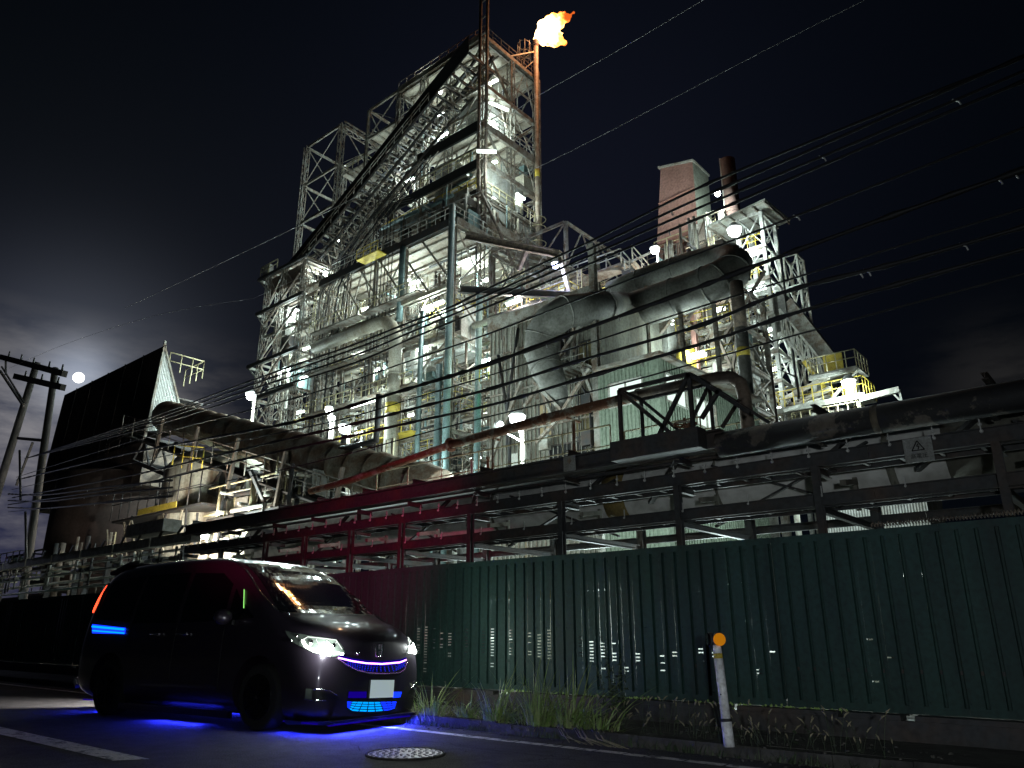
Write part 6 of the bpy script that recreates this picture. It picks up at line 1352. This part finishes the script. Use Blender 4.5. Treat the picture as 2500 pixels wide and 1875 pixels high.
# emblem
e0 = [onbody_px(x, y, .015) for x, y in ((917, 1575), (919, 1600), (930, 1574), (929, 1600), (918, 1588), (930, 1587))]
eb = vb(MB().bar(e0[0], e0[1], .016, .012).bar(e0[2], e0[3], .016, .012).bar(e0[4], e0[5], .014, .012), 'emblem', 'chrome')
vb(MB().tube([onbody_px(*q, .012) for q in ((913, 1573), (934, 1572), (932, 1603), (916, 1603), (913, 1573))], .004, 6), 'emblem_ring', 'chrome', eb)
cp = onbody_px(870, 1595, .02); vb(MB().ball(cp, .017, 12, 8), 'camera_knob', 'chrome')
# plate
vb(patch([(899, 1657), (960, 1657)], [(895, 1707), (957, 1704)], 6, 4, .012), 'plate_frame', 'vblack')
pc = [onbody_px(x, y, .03) for x, y in ((901, 1660), (958, 1660), (955, 1702), (897, 1704))]; pm = sum(pc, V()) / 4
pw = (pc[1] - pc[0]).normalized(); ph = (pc[0] - pc[3]).normalized()
vb(MB().quad(*[q for q in (pc[0], pc[1], pc[2], pc[3])]), 'number_plate', 'plate')
# intakes
vb(patch([(848, 1687), (982, 1688)], [(846, 1709), (980, 1706)], 16, 5, .005), 'upper_intake', 'vblack'); vb(patch([(850, 1688), (894, 1688)], [(848, 1704), (893, 1704)], 8, 3, .008), 'blue_glow', 'dblue'); vb(patch([(960, 1689), (980, 1689)], [(957, 1704), (976, 1702)], 6, 3, .008), 'blue_glow', 'blue')
IT = [(845, 1712), (905, 1713), (968, 1712)]; IB = [(846, 1727), (858, 1737), (905, 1739), (950, 1735), (962, 1730)]
vb(patch([(x, y - 2) for x, y in IT], [(x, y + 5) for x, y in IB], 20, 5, .004), 'lower_intake', 'vblack')
for j in range(4):
    for i in range(9):
        u0, u1 = i / 9 + .008, (i + 1) / 9 - .008; t0, t1 = j / 4 + .04, (j + 1) / 4 - .05
        def q(u, t): a = lerpc(IT, u); b = lerpc(IB, u); return (a[0] + (b[0] - a[0]) * t, a[1] + (b[1] - a[1]) * t)
        vb(MB().quad(*[onbody_px(*q(u, t), .010) for u, t in ((u0, t0), (u1, t0), (u1, t1), (u0, t1))]), 'lit_intake_cell', 'cyan' if 1 <= i <= 5 else 'blue')
vb(patch([(912, 1754), (926, 1753)], [(914, 1762), (929, 1761)], 4, 3, .02), 'tow_eye_cover', 'lens')
vb(MB().hexa([(-.45, -.80, .085), (.02, -.60, .085), (.02, .60, .085), (-.45, .80, .085), (-.45, -.83, .125), (.05, -.62, .125), (.05, .62, .125), (-.45, .83, .125)]), 'front_lip', 'vblack')
# rear side blue strip, tail lamp, green led
vb(line([(229, 1530), (305, 1537)], .012, .016, False, 8).merge(line([(229, 1540), (305, 1546)], .008, .014)), 'blue_side_led', emis('side_blue', (.0, .1, 1), 5)); vb(patch([(226, 1524), (308, 1533)], [(226, 1546), (306, 1548)], 10, 3, .006), 'led_panel', 'blue')
vb(patch([(262, 1425), (268, 1424)], [(231, 1503), (240, 1504)], 3, 12, .01), 'tail_lamp', 'vblack')
for (a_, b_) in (((-.69, 1.25), (-.76, .98)),):
    pass
tl = [sd_(-1, .012)(-4.62 + .03 * k, 1.52 - .055 * k) for k in range(-1, 8)]; 
tl = [V((-4.50 - .022 * k, -.672 - .017 * k, 1.60 - .05 * k)) for k in range(8)]
tl = [BV.find_nearest(p)[0] + (p - BV.find_nearest(p)[0]).normalized() * 0 + BV.find_nearest(p)[1] * .012 for p in tl]
vb(MB().tube(tl, [.003, .006, .008, .010, .011, .012, .012, .008], 8), 'tail_lamp_lit', 'tail'); vb(MB().tube([V((p.x, -p.y, p.z)) for p in tl], .014, 8), 'tail_lamp_lit', 'tail')
vb(line([(598, 1440), (597, 1485)], .0035, .012), 'green_led', 'gled')
vb(MB().hexa([(-4.2, -.55, 1.86), (-4.72, -.5, 1.74), (-4.72, .5, 1.74), (-4.2, .55, 1.86), (-4.2, -.55, 1.89), (-4.75, -.5, 1.78), (-4.75, .5, 1.78), (-4.2, .55, 1.89)]), 'roof_spoiler', 'vpaint')
vb(MB().bar((-4.72, -.7, .3), (-4.95, -.62, .36), .05).ball((-4.95, -.62, .37), .03), 'rear_step', 'chrome')
vb(MB().box(-3.4, -1.3, -.872, -.82, .10, .17), 'side_skirt', 'vpaint'); vb(MB().box(-3.4, -1.3, .82, .872, .10, .17), 'side_skirt', 'vpaint')
# underglow strips with their light
def strip(x, y, sx_, sy_, pw, col=(.02, .03, 1), z=.17, tilt=(0, 0)):
    vb(MB().box(x - sx_ / 2, x + sx_ / 2, y - sy_ / 2, y + sy_ / 2, z, z + .01), 'underglow_strip', 'dblue')
    l = bpy.data.lights.new('lamp_light', 'AREA'); l.shape = 'RECTANGLE'; l.size = sx_; l.size_y = sy_; l.energy = pw; l.color = col; o = bpy.data.objects.new('lamp_light', l); C.objects.link(o); o.parent = van; o.location = (x, y, z - .006); o.rotation_euler = (R(tilt[0]), R(tilt[1]), 0)
strip(.045, -.1, .02, 1.2, 55, z=.085, tilt=(0, -30)); strip(-.32, -.74, .5, .02, 14, z=.10, tilt=(-30, 0)); strip(-2.3, -.78, .9, .02, 20, z=.10, tilt=(-30, 0)); strip(-2.8, .3, 1.4, .04, 16, z=.105); strip(-4.4, -.6, .6, .03, 8, z=.13, tilt=(-20, 30))
l = bpy.data.lights.new('lamp_light', 'SPOT'); l.energy = 520; l.color = (1, .93, .93); l.spot_size = R(64); l.spot_blend = .8; l.shadow_soft_size = .03
o = bpy.data.objects.new('lamp_light', l); C.objects.link(o); o.parent = van; o.location = (-4.78, .35, .7); o.rotation_euler = (V((-5.7, -.1, 0)) - V((-4.78, .35, .7))).to_track_quat('-Z', 'Y').to_euler()
vb(MB().box(-4.75, -4.72, .25, .45, .68, .73), 'reversing_lamp', 'drl2')
